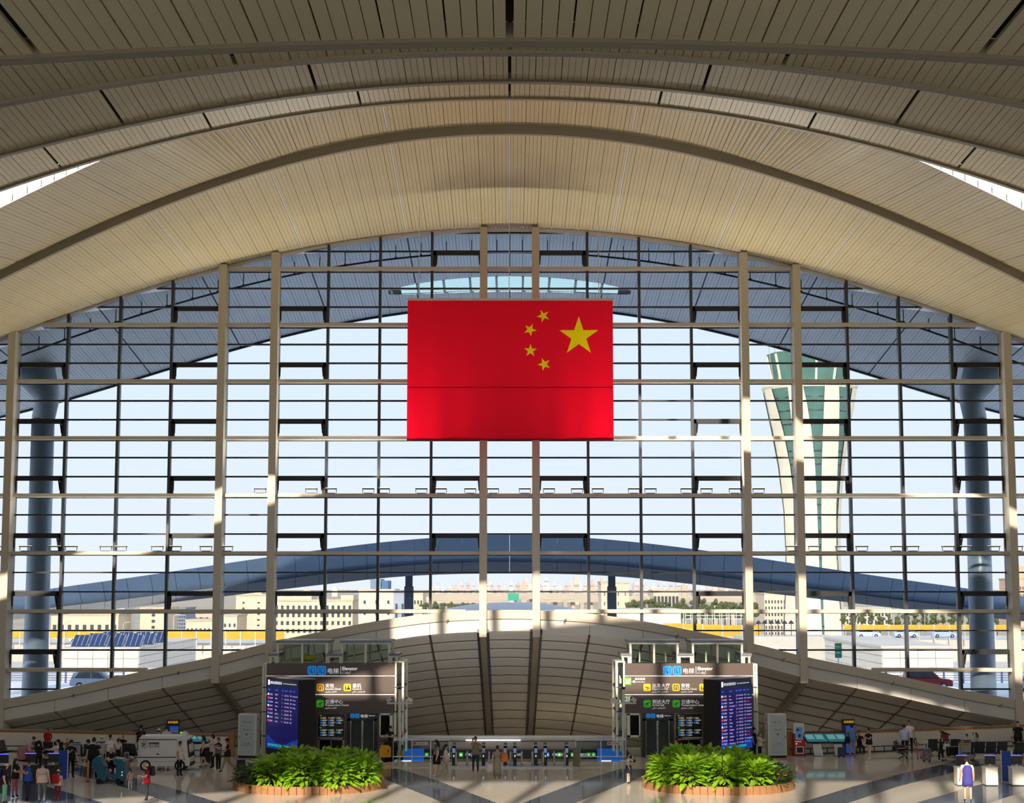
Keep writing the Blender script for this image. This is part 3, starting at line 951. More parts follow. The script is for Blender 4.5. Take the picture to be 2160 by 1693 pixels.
# ---- control tower
M_cream = mat('tower_cream', (244, 230, 204), .6, vary=.03, scale=.2)
M_green = mat('tower_glass', (96, 134, 122), .12, .2, vary=.12, scale=.5)
p = at(1716, 1238, 380)
tw = thing('control_tower', 'tall cream control tower flaring outwards at its green glazed top', 'tower', (p.x, 380, -6))
prof = [(0, 7.4), (12, 6.6), (22, 6.2), (32, 6.5), (42, 7.5), (50, 8.8), (56, 10.0), (59.5, 10.7)]
frac = [.9, .88, .86, .82, .74, .62, .5, .42]
NS = 8
for k in range(NS):
    a0 = 2 * math.pi * (k + .18) / NS
    st = 2 * math.pi / NS
    rib, gl = MB(), MB()
    for i in range(len(prof) - 1):
        for mb, lo, hi, dr in ((rib, 0, 1, 0), (gl, 1, 2, -.25)):
            vs = []
            for (z, r), f in ((prof[i], frac[i]), (prof[i + 1], frac[i + 1])):
                ang0 = a0 + st * (0 if lo == 0 else f)
                ang1 = a0 + st * (f if lo == 0 else 1)
                for an in (ang0, (ang0 + ang1) / 2, ang1):
                    vs.append(((r + dr) * math.cos(an), (r + dr) * math.sin(an), z))
            mb.add(vs, [(0, 1, 4, 3), (1, 2, 5, 4)])
    rib.build('rib', M_cream, tw, True)
    gl.build('glass_strip', M_green, tw, True)
    fl_ = MB()
    for z in range(6, 60, 3):
        i = max(j for j in range(len(prof)) if prof[j][0] <= z)
        i = min(i, len(prof) - 2)
        u = (z - prof[i][0]) / (prof[i + 1][0] - prof[i][0])
        r = prof[i][1] * (1 - u) + prof[i + 1][1] * u - .2
        f = frac[i] * (1 - u) + frac[i + 1] * u
        m0, m1 = a0 + st * f, a0 + st
        fl_.hexa([((r) * math.cos(m0), r * math.sin(m0), z), (r * math.cos(m1), r * math.sin(m1), z), ((r + .12) * math.cos(m1), (r + .12) * math.sin(m1), z), ((r + .12) * math.cos(m0), (r + .12) * math.sin(m0), z),
                  (r * math.cos(m0), r * math.sin(m0), z + .35), (r * math.cos(m1), r * math.sin(m1), z + .35), ((r + .12) * math.cos(m1), (r + .12) * math.sin(m1), z + .35), ((r + .12) * math.cos(m0), (r + .12) * math.sin(m0), z + .35)])
    fl_.build('floor_line', M_dark, tw)
MB().lathe([(10.5, 59.4), (10.9, 60), (10.9, 60.6), (9.0, 60.8)], n=24).build('roof_rim', M_cream, tw)
MB().lathe([(8.2, 60.8), (9.6, 67.4), (9.8, 67.8), (2, 68.6)], n=12).build('cab', M_green, tw)
for k in range(12):
    an = 2 * math.pi * k / 12
    MB().bar((8.25 * math.cos(an), 8.25 * math.sin(an), 60.7), (9.75 * math.cos(an), 9.75 * math.sin(an), 67.5), .45, .35).build('cab_post', M_cream, tw)
MB().tube([(-8.5, -2, 61), (-9.6, -2.2, 70)], .12, 5).tube([(-7.5, -3, 61), (-8.4, -3.1, 69)], .1, 5).build('aerial', M_alu, tw)

# ---- blocks in the middle distance
M_win = mat('far_window', (70, 74, 84), .3)
def block(name, label, px0, px1, ptop, Y, col, rows=0, cols=0, depth=16, ww=.5, wh=.5, base=-6, roof=None, cat='building', band0=.1, band1=.9):
    a, b = at(px0, ptop, Y), at(px1, ptop, Y)
    W, H = b.x - a.x, a.z - base
    t = thing(name, label, cat, ((a.x + b.x) / 2, Y, base))
    MB().box(-W / 2, W / 2, 0, depth, 0, H).build('wall', mat('wall_%d_%d_%d' % col, col, .8, vary=.04, scale=.1), t)
    MB().box(-W / 2 - .2, W / 2 + .2, -.2, depth + .2, H, H + .5).build('roof_edge', mat('wall_%d_%d_%d' % tuple(int(c * .9) for c in col), tuple(int(c * .9) for c in col), .8), t)
    if rows:
        cw, ch = W / cols, H * (band1 - band0) / rows
        me = MB().box(-cw * ww / 2, cw * ww / 2, -.12, .05, -ch * wh / 2, ch * wh / 2).mesh('window', M_win)
        for r in range(rows):
            for c in range(cols):
                link('window', me, t, (-W / 2 + (c + .5) * cw, 0, H * band0 + (r + .5) * ch))
    if roof:
        for (u0, u1, h, rc) in roof:
            MB().box(-W / 2 + W * u0, -W / 2 + W * u1, 2, depth - 2, H, H + h).build('roof_box', mat('wall_%d_%d_%d' % rc, rc, .7), t)
    return t
CRM, PNK, GRY = (232, 214, 186), (224, 200, 178), (150, 160, 176)
block('office_block', 'long low cream block with paired windows at far left', 108, 250, 1298, 470, CRM, 1, 9, band0=.25, band1=.8, ww=.45, wh=.4)
block('office_block', 'white roofed hall behind the long low cream block', 118, 262, 1282, 540, (238, 236, 230), 0, 0)
block('office_block', 'narrow cream tower block with a single column of windows', 296, 352, 1284, 480, CRM, 4, 1, ww=.12, wh=.45)
block('office_block', 'grey blue glazed block beside the narrow cream tower block', 354, 392, 1284, 520, GRY, 6, 8, ww=.6, wh=.5)
block('office_block', 'low cream block with dark windows right of the grey blue block', 392, 500, 1310, 460, CRM, 1, 12, ww=.5, wh=.4, band0=.3, band1=.8)
block('office_block', 'pinkish low block behind the low cream block', 392, 470, 1292, 545, PNK, 1, 6, ww=.4, wh=.3, band0=.55)
block('office_block', 'tall cream slab with few windows left of the big gridded block', 498, 562, 1256, 492, CRM, 6, 2, ww=.15, wh=.3, roof=[(.05, .8, 2.5, CRM)])
block('office_block', 'big cream block with a full grid of dark windows', 566, 744, 1268, 440, (236, 218, 188), 4, 15, ww=.45, wh=.5, roof=[(.02, .5, 2.0, CRM), (.85, 1, 1.6, CRM)], band0=.22, band1=.95)
block('office_block', 'plain cream block with a short column of windows near the left canopy post', 757, 832, 1246, 420, (238, 220, 192), 3, 3, ww=.18, wh=.3, roof=[(.3, .6, 3.0, (130, 150, 168)), (.62, .8, 2.6, (90, 120, 160))], band0=.3)
block('office_block', 'flank greyed as if shaded, with white pillars beside the left canopy post', 830, 856, 1250, 380, (176, 180, 192), 1, 2, ww=.35, wh=.8, base=-6)  # shade of this flank is put into its grey colour
block('office_block', 'cream block with three columns of windows right of the left canopy post', 872, 892, 1250, 430, CRM, 5, 3, ww=.5, wh=.45)
block('office_block', 'cream block with a thin window column behind the right canopy post', 1268, 1326, 1230, 450, CRM, 5, 4, ww=.12, wh=.35)
block('office_block', 'cream block left behind the right canopy post', 1270, 1284, 1229, 470, PNK, 0, 0)
block('exhibition_hall', 'wide arcaded hall with a row of tall dark openings', 1378, 1432, 1246, 640, (228, 208, 178), 2, 7, ww=.7, wh=.75)
block('exhibition_hall', 'low cream wall with a dark gate left of the white frames', 1300, 1436, 1290, 300, (238, 226, 206), 0, 0, base=-5)
block('office_block', 'cream block with rows of windows left of the control tower', 1612, 1690, 1252, 460, (236, 216, 190), 6, 12, ww=.45, wh=.5)
block('office_block', 'pale low block with green roof right of the control tower', 1776, 1880, 1283, 620, (226, 216, 200), 2, 14, ww=.5, wh=.5)
block('office_block', 'pink and cream stepped tower at the right edge', 2134, 2175, 1222, 620, (222, 190, 160), 5, 8, ww=.4, wh=.4, roof=[(.3, .8, 5, (222, 190, 160))])
block('office_block', 'narrow cream stair tower standing among the low blocks at left', 470, 500, 1300, 430, CRM, 2, 3, ww=.4, wh=.3)

# white frames of a market hall
t = thing('frame_shed', 'white open frame shed with curved posts', 'shed', (0, 0, 0))
p = at(1446, 1312, 290)
t.location = (p.x, 290, -4.5)
fz = p.z + 4.5
for k in range(9):
    MB().bar((k * 1.25, 0, 0), (k * 1.25, 0, fz + 1.7), .12, .12).bar((k * 1.25, 3, 0), (k * 1.25, 3, fz + 1.7), .12, .12).bar((k * 1.25, 0, fz + 1.7), (k * 1.25 + .5, 3, fz + 2.1), .1, .1).build('frame', M_white, t)
for z in (.55, 1.1, 1.7):
    MB().box(0, 10, -.06, .06, fz + z, fz + z + .1).build('rail', M_white, t)

# closed dark parasols
M_par = mat('dark_parasol', (52, 54, 64), .8)
for k, px in enumerate((1600, 1613, 1627, 1641, 1655, 1669)):
    p = at(px, 1326, 250)
    t = thing('parasol', 'small dark parasol in the terrace row, number %s from its left end' % ('one two three four five six'.split()[k]), 'parasol', (p.x, 250, p.z - 1.0), group='dark parasols left of the control tower')
    MB().tube([(0, 0, 0), (0, 0, 2.2)], .05, 6).build('pole', M_par, t)
    MB().lathe([(.44, 1.75), (.4, 1.85), (.08, 2.25)], n=8).build('cover', M_par, t)
tag(MB().box(34, 48, 246, 256, -5, at(1630, 1326, 250).z - 1.0).build('terrace', M_conc), 'pale terrace under the dark parasols', 'terrace', kind='structure')

# elevated roads
M_via = mat('viaduct_concrete', (206, 190, 170), .8)
for lab, (a, b, y, Y) in {'upper elevated road in front of the skyline': (905, 1250, 1256, 700), 'lower elevated road on many piers left of the middle': (895, 1075, 1264, 620),
                          'elevated road running off behind the right canopy post': (1130, 1640, 1262, 660)}.items():
    p, q = at(a, y, Y), at(b, y, Y)
    t = thing('elevated_road', lab, 'bridge', (p.x, Y, -6))
    L = q.x - p.x
    MB().box(0, L, 0, 12, p.z + 6 - 1.4, p.z + 6).build('deck', M_via, t)
    MB().box(0, L, -.2, 0, p.z + 6 - .4, p.z + 6 + 1).build('parapet', M_via, t)
    for k in range(int(L / 7) + 1):
        MB().box(k * 7, k * 7 + 1.6, 3, 9, 0, p.z + 6 - 1.4).build('pier', M_via, t)
p = at(1083, 1258, 600)
t = thing('gantry_sign', 'green road gantry sign in front of the elevated road', 'sign', (p.x, 600, -6))
MB().box(-2, 2, -.1, .1, p.z + 4.6, p.z + 7.2).build('board', mat('gantry_green', (60, 170, 140), .5), t)
MB().box(-.2, .2, 0, .3, 0, p.z + 5).build('post', M_alu, t)
# skyline towers, haze put into their pale wall and window colours
rs = random.Random(3)
sky = [(a, 1236 - rs.random() ** 2 * 9, 5 + rs.random() * 7) for a in range(905, 1600, 13)] + [(1103, 1222, 12), (1130, 1224, 9), (1146, 1222, 12), (1210, 1217, 13), (1200, 1224, 10), (1262, 1226, 16), (1338, 1226, 14), (1350, 1229, 9), (1030, 1229, 10), (780, 1236, 10), (700, 1240, 12), (640, 1244, 14), (1600, 1232, 8)]
haze_tints = [(226, 206, 190), (232, 216, 200), (218, 204, 198), (236, 226, 214), (214, 190, 170)]
for k, (px, py, wd) in enumerate(sky):
    Y = 1400 + (k * 37 % 68) * 22
    a, b = at(px, py, Y), at(px + wd, py, Y)
    col = rs.choice(haze_tints)
    t = thing('distant_tower', 'tower block paled by painted haze on the far skyline', 'building', (a.x, Y, -6), group='distant skyline towers')
    W, H = b.x - a.x, a.z + 6
    MB().box(0, W, 0, W, 0, H).build('wall', mat('wall_%d_%d_%d' % col, col, .9), t)
    MB().box(W * .3, W * .7, W * .2, W * .8, H, H + 3).build('roof_box', mat('wall_%d_%d_%d' % col, col, .9), t)
    if H > 14:
        m = MB()
        for r in range(int(H / 6)):
            m.box(W * .1, W * .9, -.3, .2, 3 + r * 6, 5 + r * 6)
        m.build('window_band', mat('haze_band', (176, 168, 166), .8), t)
# trees
M_leaf = mat('far_foliage', (92, 98, 58), .9, vary=.3, scale=.3)
M_trunk = mat('far_trunk', (90, 74, 56), .9)
def tree(px, py, Y, h, lab, gz=-4.5):
    p = at(px, py, Y)
    t = thing('tree', lab, 'tree', (p.x, Y, gz), group='trees by the far road')
    dz = p.z - gz
    MB().tube([(0, 0, 0), (0, 0, dz + h * .5)], h * .05, 5).build('trunk', M_trunk, t)
    m = MB()
    for k in range(16):
        an, rr = rs.random() * 6.28, rs.random() * h * .32
        m.ell((rr * math.cos(an), rr * math.sin(an), dz + h * (-.35 + rs.random() * 1.1)), (h * .17 * (.6 + rs.random()), h * .17, h * .15 * (.7 + rs.random() * .6)), 0, 6, 4)
    m.build('crown', M_leaf, t, True)
for k in range(23):
    px = 1325 + k * 12
    if px < 1610:
        tree(px, 1290 + rs.random() * 5, (340, 362, 384, 404)[k % 4], 2.6 + rs.random() * 1.2, 'dusty green tree by the far road, %s from the right canopy post' % ORD[k])
for k in range(8):
    tree(892 + k * 15, 1291, 340 + 34 * (k % 2), 2.0 + rs.random() * .6, 'dusty green tree below the elevated road, %s from the left' % ORD[k])
for k in range(18):
    tree(1780 + k * 19, 1309, 345 + 40 * (k % 2), 1.8 + rs.random() * 1.0, 'low dusty tree behind the orange barrier, %s from the control tower' % ORD[k])
# parked cars, street lamps
for k, (px, lab) in enumerate(((250, 'white'), (330, 'silver'), (1830, 'pale'), (1910, 'white'), (1990, 'blue'))):
    p = at(px, 1326, 316)
    car('tiny distant %s car parked by the far road near %s' % (lab, ('the narrow cream tower block', 'the orange barrier')[k > 1] if k != 2 else 'the pale low block'), (p.x, 316, -1.2 if px < 1000 else -.6), math.pi, mat('car_far_%d' % k, (226 - 12 * k, 228 - 8 * k, 232), .4))
for (px, py), wh in zip(((375, 1296), (270, 1312), (150, 1310), (700, 1318), (1875, 1290), (1940, 1296)), ('before the grey blue glazed block', 'beside the narrow cream tower block', 'before the long low cream block', 'before the big gridded block', 'behind the right stone block', 'nearest the right round column')):
    p = at(px, py, 330)
    t = thing('street_lamp', 'slim pale street lamp near photo column %d' % (px // 10), 'lamp', (p.x, 326, -1.2 if px < 1000 else -.6), group='street lamps outside')
    t['label'] = 'slim pale street lamp ' + wh
    h = p.z + 1.2
    MB().tube([(0, 0, 0), (0, 0, h - .3), (.3, 0, h), (.9, 0, h + .1)], .07, 6).build('pole', M_alu, t)
    MB().box(.7, 1.4, -.12, .12, h + .06, h + .16).build('head', M_alu, t)
# ================================================================== THINGS IN THE HALL
rnd = random.Random(11)
# ---- the flag
M_red = mat('flag_red', (236, 6, 36), .7)
_n = M_red.node_tree
_b = _n.nodes['Principled BSDF']
_tr = _n.nodes.new('ShaderNodeBsdfTranslucent')
_tr.inputs['Color'].default_value = rgb((255, 10, 44))
_mx = _n.nodes.new('ShaderNodeMixShader')
_mx.inputs[0].default_value = .6
_o = [q for q in _n.nodes if q.type == 'OUTPUT_MATERIAL'][0]
_n.links.new(_b.outputs[0], _mx.inputs[1])
_n.links.new(_tr.outputs[0], _mx.inputs[2])
_n.links.new(_mx.outputs[0], _o.inputs['Surface'])
M_yel = mat('flag_yellow', (255, 226, 8), .7, emit=None)
for _m, _c in ((M_yel, (255, 226, 8)),):
    _n = _m.node_tree
    _b = _n.nodes['Principled BSDF']
    _tr = _n.nodes.new('ShaderNodeBsdfTranslucent')
    _tr.inputs['Color'].default_value = rgb(_c)
    _mx = _n.nodes.new('ShaderNodeMixShader')
    _mx.inputs[0].default_value = .6
    _o = [q for q in _n.nodes if q.type == 'OUTPUT_MATERIAL'][0]
    _n.links.new(_b.outputs[0], _mx.inputs[1])
    _n.links.new(_tr.outputs[0], _mx.inputs[2])
    _n.links.new(_mx.outputs[0], _o.inputs['Surface'])
FY = 91.0
tl_, br_ = at(860, 633, FY), at(1294.5, 926.5, FY)
flag = thing('flag', 'huge red flag with five yellow stars hanging before the glass front', 'flag', (0, FY, 0))
nx, nz = 48, 30
def fy(x, z):
    u = (x - tl_.x) / (br_.x - tl_.x)
    v = (tl_.z - z) / (tl_.z - br_.z)
    return (.05 * math.sin(u * 19) + .04 * math.sin(u * 43 + 1)) * v + .03 * math.sin(v * 5)
def star_poly(px, py, rpx, ang):
    c = at(px, py, FY)
    r = rpx / FPX * (FY + 1)
    return [(c.x + (r if k % 2 == 0 else r * .382) * math.sin(ang + k * math.pi / 5), c.z + (r if k % 2 == 0 else r * .382) * math.cos(ang + k * math.pi / 5)) for k in range(10)]
STARS = [star_poly(1221, 709, 43, 0)] + [star_poly(px, py, 14.2, math.atan2(1221 - px, -(709 - py))) for px, py in ((1146, 666), (1118, 695), (1119, 739), (1148, 768))]
def inside(x, z, poly):
    c = False
    for (x0, z0), (x1, z1) in zip(poly, poly[1:] + poly[:1]):
        if (z0 > z) != (z1 > z) and x < (x1 - x0) * (z - z0) / (z1 - z0) + x0:
            c = not c
    return c
from mathutils.geometry import delaunay_2d_cdt
pts2 = [Vector((tl_.x + (br_.x - tl_.x) * i / nx, tl_.z + (br_.z - tl_.z) * j / nz)) for j in range(nz + 1) for i in range(nx + 1)]
ed2 = []
for sp in STARS:
    k0 = len(pts2)
    pts2 += [Vector(q) for q in sp]
    ed2 += [(k0 + k, k0 + (k + 1) % 10) for k in range(10)]
ov2, oe2, of2, *_ = delaunay_2d_cdt(pts2, ed2, [], 0, 1e-5)
pv = [(v.x, fy(v.x, v.y), v.y) for v in ov2]
sets = [[] for _ in range(6)]
for f in of2:
    cx_ = sum(ov2[i].x for i in f) / len(f)
    cz_ = sum(ov2[i].y for i in f) / len(f)
    q = next((k for k, sp in enumerate(STARS) if inside(cx_, cz_, sp)), 5)
    sets[q].append(tuple(f))
for q, fs_ in enumerate(sets):
    used = sorted({i for f in fs_ for i in f})
    ix = {a: b for b, a in enumerate(used)}
    MB().add([pv[i] for i in used], [tuple(ix[i] for i in f) for f in fs_]).build('cloth' if q == 5 else 'star', M_red if q == 5 else M_yel, flag, True, fixn=False)
zsm = at(1075, 817, FY).z
MB().box(tl_.x + .04, br_.x - .04, -.09, -.05, zsm - .02, zsm + .02).build('seam', mat('flag_seam', (150, 0, 22), .8), flag)
MB().box(tl_.x - .06, br_.x + .06, -.05, .05, tl_.z - .02, tl_.z + .1).build('batten', M_white, flag)
MB().box(tl_.x, br_.x, -.06, .06, br_.z - .05, br_.z + .02).build('hem', mat('flag_hem', (120, 10, 24), .8), flag)
for px in (884, 1074, 1263):
    x = at(px, 633, FY).x
    t = (FY - 80.6) / (GY + .1 - 80.6)
    MB().tube([(x, 0, tl_.z), (x, 0, P_B(x) * (1 - t) + P_A(x) * t - .01)], .022, 5).build('cable', M_white, flag)

# ---- floodlights on the transoms; they wash the vault above
M_lamp = mat('lamp_lens', (255, 244, 220), .4, emit=(255, 236, 205), es=2.0)
def floodlight(px, z, lab, glow):
    x = (px - CX) / FPX * (GY - .4)
    t = thing('floodlight', lab, 'lamp', (x, GY - .45, z + .1), group='floodlights along the transoms')
    MB().box(-.33, .33, -.2, .2, .24, .30).build('housing', M_black, t)
    MB().box(-.3, .3, -.17, .17, .3, .312).build('lens', M_lamp, t)
    m = MB()
    for s in (-1, 1):
        m.bar((s * .31, 0, .02), (s * .33, 0, .26), .03, .04)
    m.box(-.25, .25, -.05, .05, 0, .04)
    m.build('bracket', M_black, t)
    if glow:
        L = bpy.data.lights.new('floodlight_beam', 'SPOT')
        L.energy = glow
        L.color = (1.0, .92, .80)
        L.spot_size = math.radians(150)
        L.spot_blend = .9
        L.shadow_soft_size = .3
        lo = bpy.data.objects.new('floodlight_beam', L)
        C.objects.link(lo)
        lo.parent = t
        lo.location = (0, -.3, .5)
        lo.rotation_euler = Vector((0, -.62, 1)).to_track_quat('-Z', 'Y').to_euler()
ZC, ZS = Z0 + DZ * 9, Z0 + DZ * 6
FLOOD = 500
row_c = (549, 657, 698, 777, 810, 889, 930, 992, 1040, 1107, 1158, 1217, 1261, 1337, 1372, 1448, 1490, 1550, 1600)
for k, px in enumerate(row_c):
    floodlight(px, ZC, 'thin black floodlight tray on the middle transom, %s from its left end' % ORD[k], FLOOD * 1.25 if abs(px - 1075) > 240 else 0)
for k, px in enumerate((8, 58, 120, 154, 227, 258, 335, 373, 437, 481)):
    floodlight(px, ZS, 'thin black floodlight tray on the left transom, %s from the left edge' % ORD[k], FLOOD if k % 2 == 0 else 0)
for k, px in enumerate((1669, 1715, 1772, 1815, 1888, 1922, 1996, 2034, 2092, 2140)):
    floodlight(px, ZS, 'thin black floodlight tray on the right transom, %s from the control tower' % ORD[k], FLOOD if k % 2 == 1 else 0)

# ---- low walls around the opening
M_wood = mat('wood_rim', (176, 118, 62), .45, vary=.12, scale=2.0, stretch=(.3, 6, 6))
M_steel = mat('brushed_steel', (205, 207, 210), .22, .8)
M_wall2 = mat('parapet_white', (226, 220, 208), .5)
def parapet(name, pts, lab):
    t = struct(name, lab, 'wall')
    for (x0, y0), (x1, y1) in zip(pts, pts[1:]):
        d = Vector((x1 - x0, y1 - y0, 0)).normalized()
        n = Vector((-d.y, d.x, 0)) * .09
        def seg(z0, z1, off, mt, nm):
            a, b = Vector((x0, y0, 0)), Vector((x1, y1, 0))
            o = n * off
            MB().hexa([(a - o) + Vector((0, 0, z0)), (b - o) + Vector((0, 0, z0)), (b + o) + Vector((0, 0, z0)), (a + o) + Vector((0, 0, z0)),
                       (a - o) + Vector((0, 0, z1)), (b - o) + Vector((0, 0, z1)), (b + o) + Vector((0, 0, z1)), (a + o) + Vector((0, 0, z1))]).build(nm, mt, t)
        seg(0, 1.02, 1, M_wall2, 'wall_panel')
        seg(1.02, 1.14, 1.15, M_wood, 'wood_rim')
        seg(1.14, 1.19, 1.25, M_steel, 'steel_cap')
        seg(.0, .06, 1.2, M_dark, 'kick_plate')
    # bumper rail with small posts
    (xa, ya), (xb, yb) = pts[0], pts[-1]
    for (x0, y0), (x1, y1) in zip(pts, pts[1:]):
        MB().bar((x0, y0 - .35, .32), (x1, y1 - .35, .32), .05, .05).build('bumper_rail', M_dark, t)
        m = MB()
        for u in (.1, .5, .9):
            x, y = x0 + (x1 - x0) * u, y0 + (y1 - y0) * u - .35
            m.box(x - .025, x + .025, y - .025, y + .025, 0, .32)
        m.build('bumper_post', M_dark, t)
def rimpt(px, py):
    d = ray(px, py)
    s = (1.19 - EYE) / d.z
    return (d.x * s, d.y * s)
LP = [rimpt(-60, 1535.5), rimpt(60, 1537.5), rimpt(180, 1540.5), rimpt(300, 1543), rimpt(400, 1545), rimpt(488, 1546)]
RP = [rimpt(1663, 1543), rimpt(1750, 1540.5), rimpt(1850, 1537.5), rimpt(1960, 1534), rimpt(2060, 1530.5), rimpt(2160, 1527), rimpt(2230, 1525)]
parapet('wall_parapet_left', LP, 'long white low wall with a wooden rim behind the crowd at left')
parapet('wall_parapet_right', RP, 'long white low wall with a wooden rim behind the seats at right')
for (x, y), lab in ((LP[-1], 'wooden end post of the left low wall'), (RP[0], 'wooden end post of the right low wall')):
    t = tag(MB().box(x - .16, x + .16, y - .16, y + .16, 0, 1.12).box(x - .18, x + .18, y - .18, y + .18, 1.12, 1.2).build('trim_post', M_wood), lab, 'post', kind='structure')

# ---- header beam, railings and ticket gates in the middle
hb = struct('trim_header', 'layered beam with a black sign band behind the ticket gates', 'beam')
HY = 93.0
def hz(py): return at(1075, py, HY).z
MB().box(-6.3, 6.3, HY + .3, HY + .9, hz(1563), hz(1553)).build('white_beam', M_white, hb)
MB().box(-6.3, 6.3, HY + .1, HY + .9, hz(1582), hz(1564)).build('grey_beam', mat('grey_beam', (128, 118, 108), .5), hb)
MB().box(-2.4, .6, HY - .05, HY + .1, hz(1562), hz(1559.5)).build('light_strip', mat('strip_light', (235, 240, 250), .4, emit=(225, 236, 255), es=1.0), hb)
MB().box(-6.2, 6.2, HY, HY + .3, hz(1600), hz(1582)).build('sign_band', mat('sign_black', (12, 12, 14), .3), hb)
M_ig = mat('icon_green', (64, 178, 40), .5, emit=(64, 178, 40), es=.25)
M_ib = mat('icon_blue', (30, 140, 230), .5, emit=(30, 140, 230), es=.25)
M_iy = mat('icon_yellow', (245, 180, 20), .5, emit=(245, 180, 20), es=.12)
M_ink = mat('sign_ink', (14, 14, 14), .6)
M_lit = mat('lit_lettering', (240, 240, 238), .5, emit=(240, 240, 238), es=.35)
def rsq(mb, x0, x1, z0, z1, ya, yb, r=.2, m=0):
    w_, c = x1 - x0, (x1 - x0) * r
    poly = []
    for (cx_, cz_, a0) in ((x1 - c, z1 - c, 0), (x0 + c, z1 - c, 90), (x0 + c, z0 + c, 180), (x1 - c, z0 + c, 270)):
        for k in range(4):
            t = math.radians(a0 + k * 30)
            poly.append((cx_ + c * math.cos(t), cz_ + c * math.sin(t)))
    return mb.prism(poly, 'y', ya, yb, m)
for px, mt in ((903, M_ig), (947, M_ig), (974, M_ig), (999, M_ib), (1060, M_ib), (1153, M_ib), (1178, M_ig), (1206, M_ig), (1239, M_ig), (1249, M_ig)):
    x = (px - CX) / FPX * HY
    ic = rsq(MB(), x - .115, x + .115, hz(1595.5), hz(1586.5), HY - .03, HY).build('icon', mt, hb)
    rsq(MB(), x - .05, x + .05, hz(1593), hz(1589), HY - .045, HY - .03).build('icon_mark', M_lit, ic)
for px, s in ((983, '停车楼'), (893, '↖'), (1066, '↗'), (1088, '公交'), (1163, '长途客运'), (1186, '停车'), (1213, '地铁'), (1220, '城际铁路'), (1257, '↗')):
    x = (px - CX) / FPX * HY
    text('lettering', s, .15, (x, HY - .02, hz(1593)), M_lit, hb)
# dark shops seen below, blue posters
for px, lab in ((872, 'bright blue poster panel below at the left of the gates'), (1282, 'bright blue poster panel below at the right of the gates')):
    x = (px - CX) / FPX * 93
    t = thing('poster_panel', lab, 'poster', (x, 92.4, -6))
    MB().box(-.7, .7, 0, .1, 0, 6 + hz(1576)).build('board', mat('poster_blue', (24, 92, 190), .4, emit=(24, 92, 190), es=.3), t)
    MB().box(-.6, .6, -.02, 0, 4.4, 4.7).build('poster_band', M_lit, t)
    for k in range(4):
        MB().box(-.5, -.5 + rnd.random() * .9 + .1, -.02, 0, 4.95 + k * .14, 5.03 + k * .14).build('poster_line', M_lit, t)

def railing(lab, pts, signpx=None):
    t = thing('glass_railing', lab, 'railing', (pts[0][0], pts[0][1], 0))
    o = Vector((pts[0][0], pts[0][1], 0))
    for a, b in zip(pts, pts[1:]):
        a, b = Vector((a[0], a[1], 0)) - o, Vector((b[0], b[1], 0)) - o
        MB().tube([a + Vector((0, 0, 1.12)), b + Vector((0, 0, 1.12))], .04, 8).build('handrail', M_steel, t)
        MB().tube([a + Vector((0, 0, .28)), b + Vector((0, 0, .28))], .03, 8).build('lower_rail', M_steel, t)
        n = max(1, round((b - a).length / 1.1))
        for k in range(n + 1):
            p = a + (b - a) * k / n
            MB().box(p.x - .02, p.x + .02, p.y - .04, p.y + .04, 0, 1.1).build('post', M_steel, t)
            if k < n:
                q = a + (b - a) * (k + 1) / n
                MB().hexa([p + Vector((0.03, 0, .12)), q + Vector((-.03, 0, .12)), q + Vector((-.03, .015, .12)), p + Vector((.03, .015, .12)),
                           p + Vector((0.03, 0, 1.05)), q + Vector((-.03, 0, 1.05)), q + Vector((-.03, .015, 1.05)), p + Vector((.03, .015, 1.05))]).build('glass_panel', MATS.get('rail_glass') or glassmat('rail_glass', (226, 236, 232), .05), t)
    return t
r1 = railing('glass railing with a steel handrail left of the ticket gates', [(-5.9, 86.0), (-3.05, 86.0)])
r2 = railing('glass railing with a steel handrail right of the ticket gates', [(3.35, 86.0), (5.9, 86.0)])
for r, x in ((r1, 1.0), (r2, 1.6)):
    b = MB().box(x, x + .75, -.02, -.005, .84, 1.02).build('notice', mat('notice_pale', (224, 206, 196), .5), r)
    MB().tube([(x + .1, -.03, .93), (x + .1, -.02, .93)], .06, 12).build('notice_symbol', mat('notice_red', (190, 40, 40), .5), b)
    text('lettering', '禁止翻越', .1, (x + .2, -.025, .89), mat('notice_red', (190, 40, 40), .5), b)

# ticket gates
pl = tag(MB().box(-3.1, 3.1, 83.25, 85.2, 0, .06).build('gate_platform', mat('gate_platform', (214, 216, 224), .3), fixn=True), 'pale low platform under the ticket gates', 'platform')
def gate(px, lab):
    p = at(px, 1604, 84.3)
    t = thing('ticket_gate', lab, 'gate', (p.x, 84.2, .06), group='black ticket gates')
    MB().prism([(-.45, 0), (.5, 0), (.5, .95), (.3, 1.06), (-.25, .92), (-.45, .8)], 'x', -.085, .085).build('cabinet', M_black, t)
    MB().box(-.07, .07, -.47, -.44, .62, .84).build('screen', mat('gate_screen', (120, 150, 190), .2, emit=(120, 150, 190), es=.3), t)
    MB().box(-.03, .03, -.47, -.45, .42, .52).build('arrow_lamp', M_lit, t)
    MB().box(-.088, .088, -.3, .3, .95, .975).build('top_trim', M_steel, t)
    m = MB().box(-.2, -.09, -.06, -.04, .35, .62)
    m.build('flap', mat('flap_glass', (176, 184, 188), .1), t)
for k, (px, w) in enumerate(((958, 'first'), (1020, 'second'), (1066, 'third'), (1086, 'fourth'), (1130, 'fifth'), (1150, 'sixth'), (1195, 'seventh'))):
    gate(px, 'slim black ticket gate cabinet, %s from the left' % w)
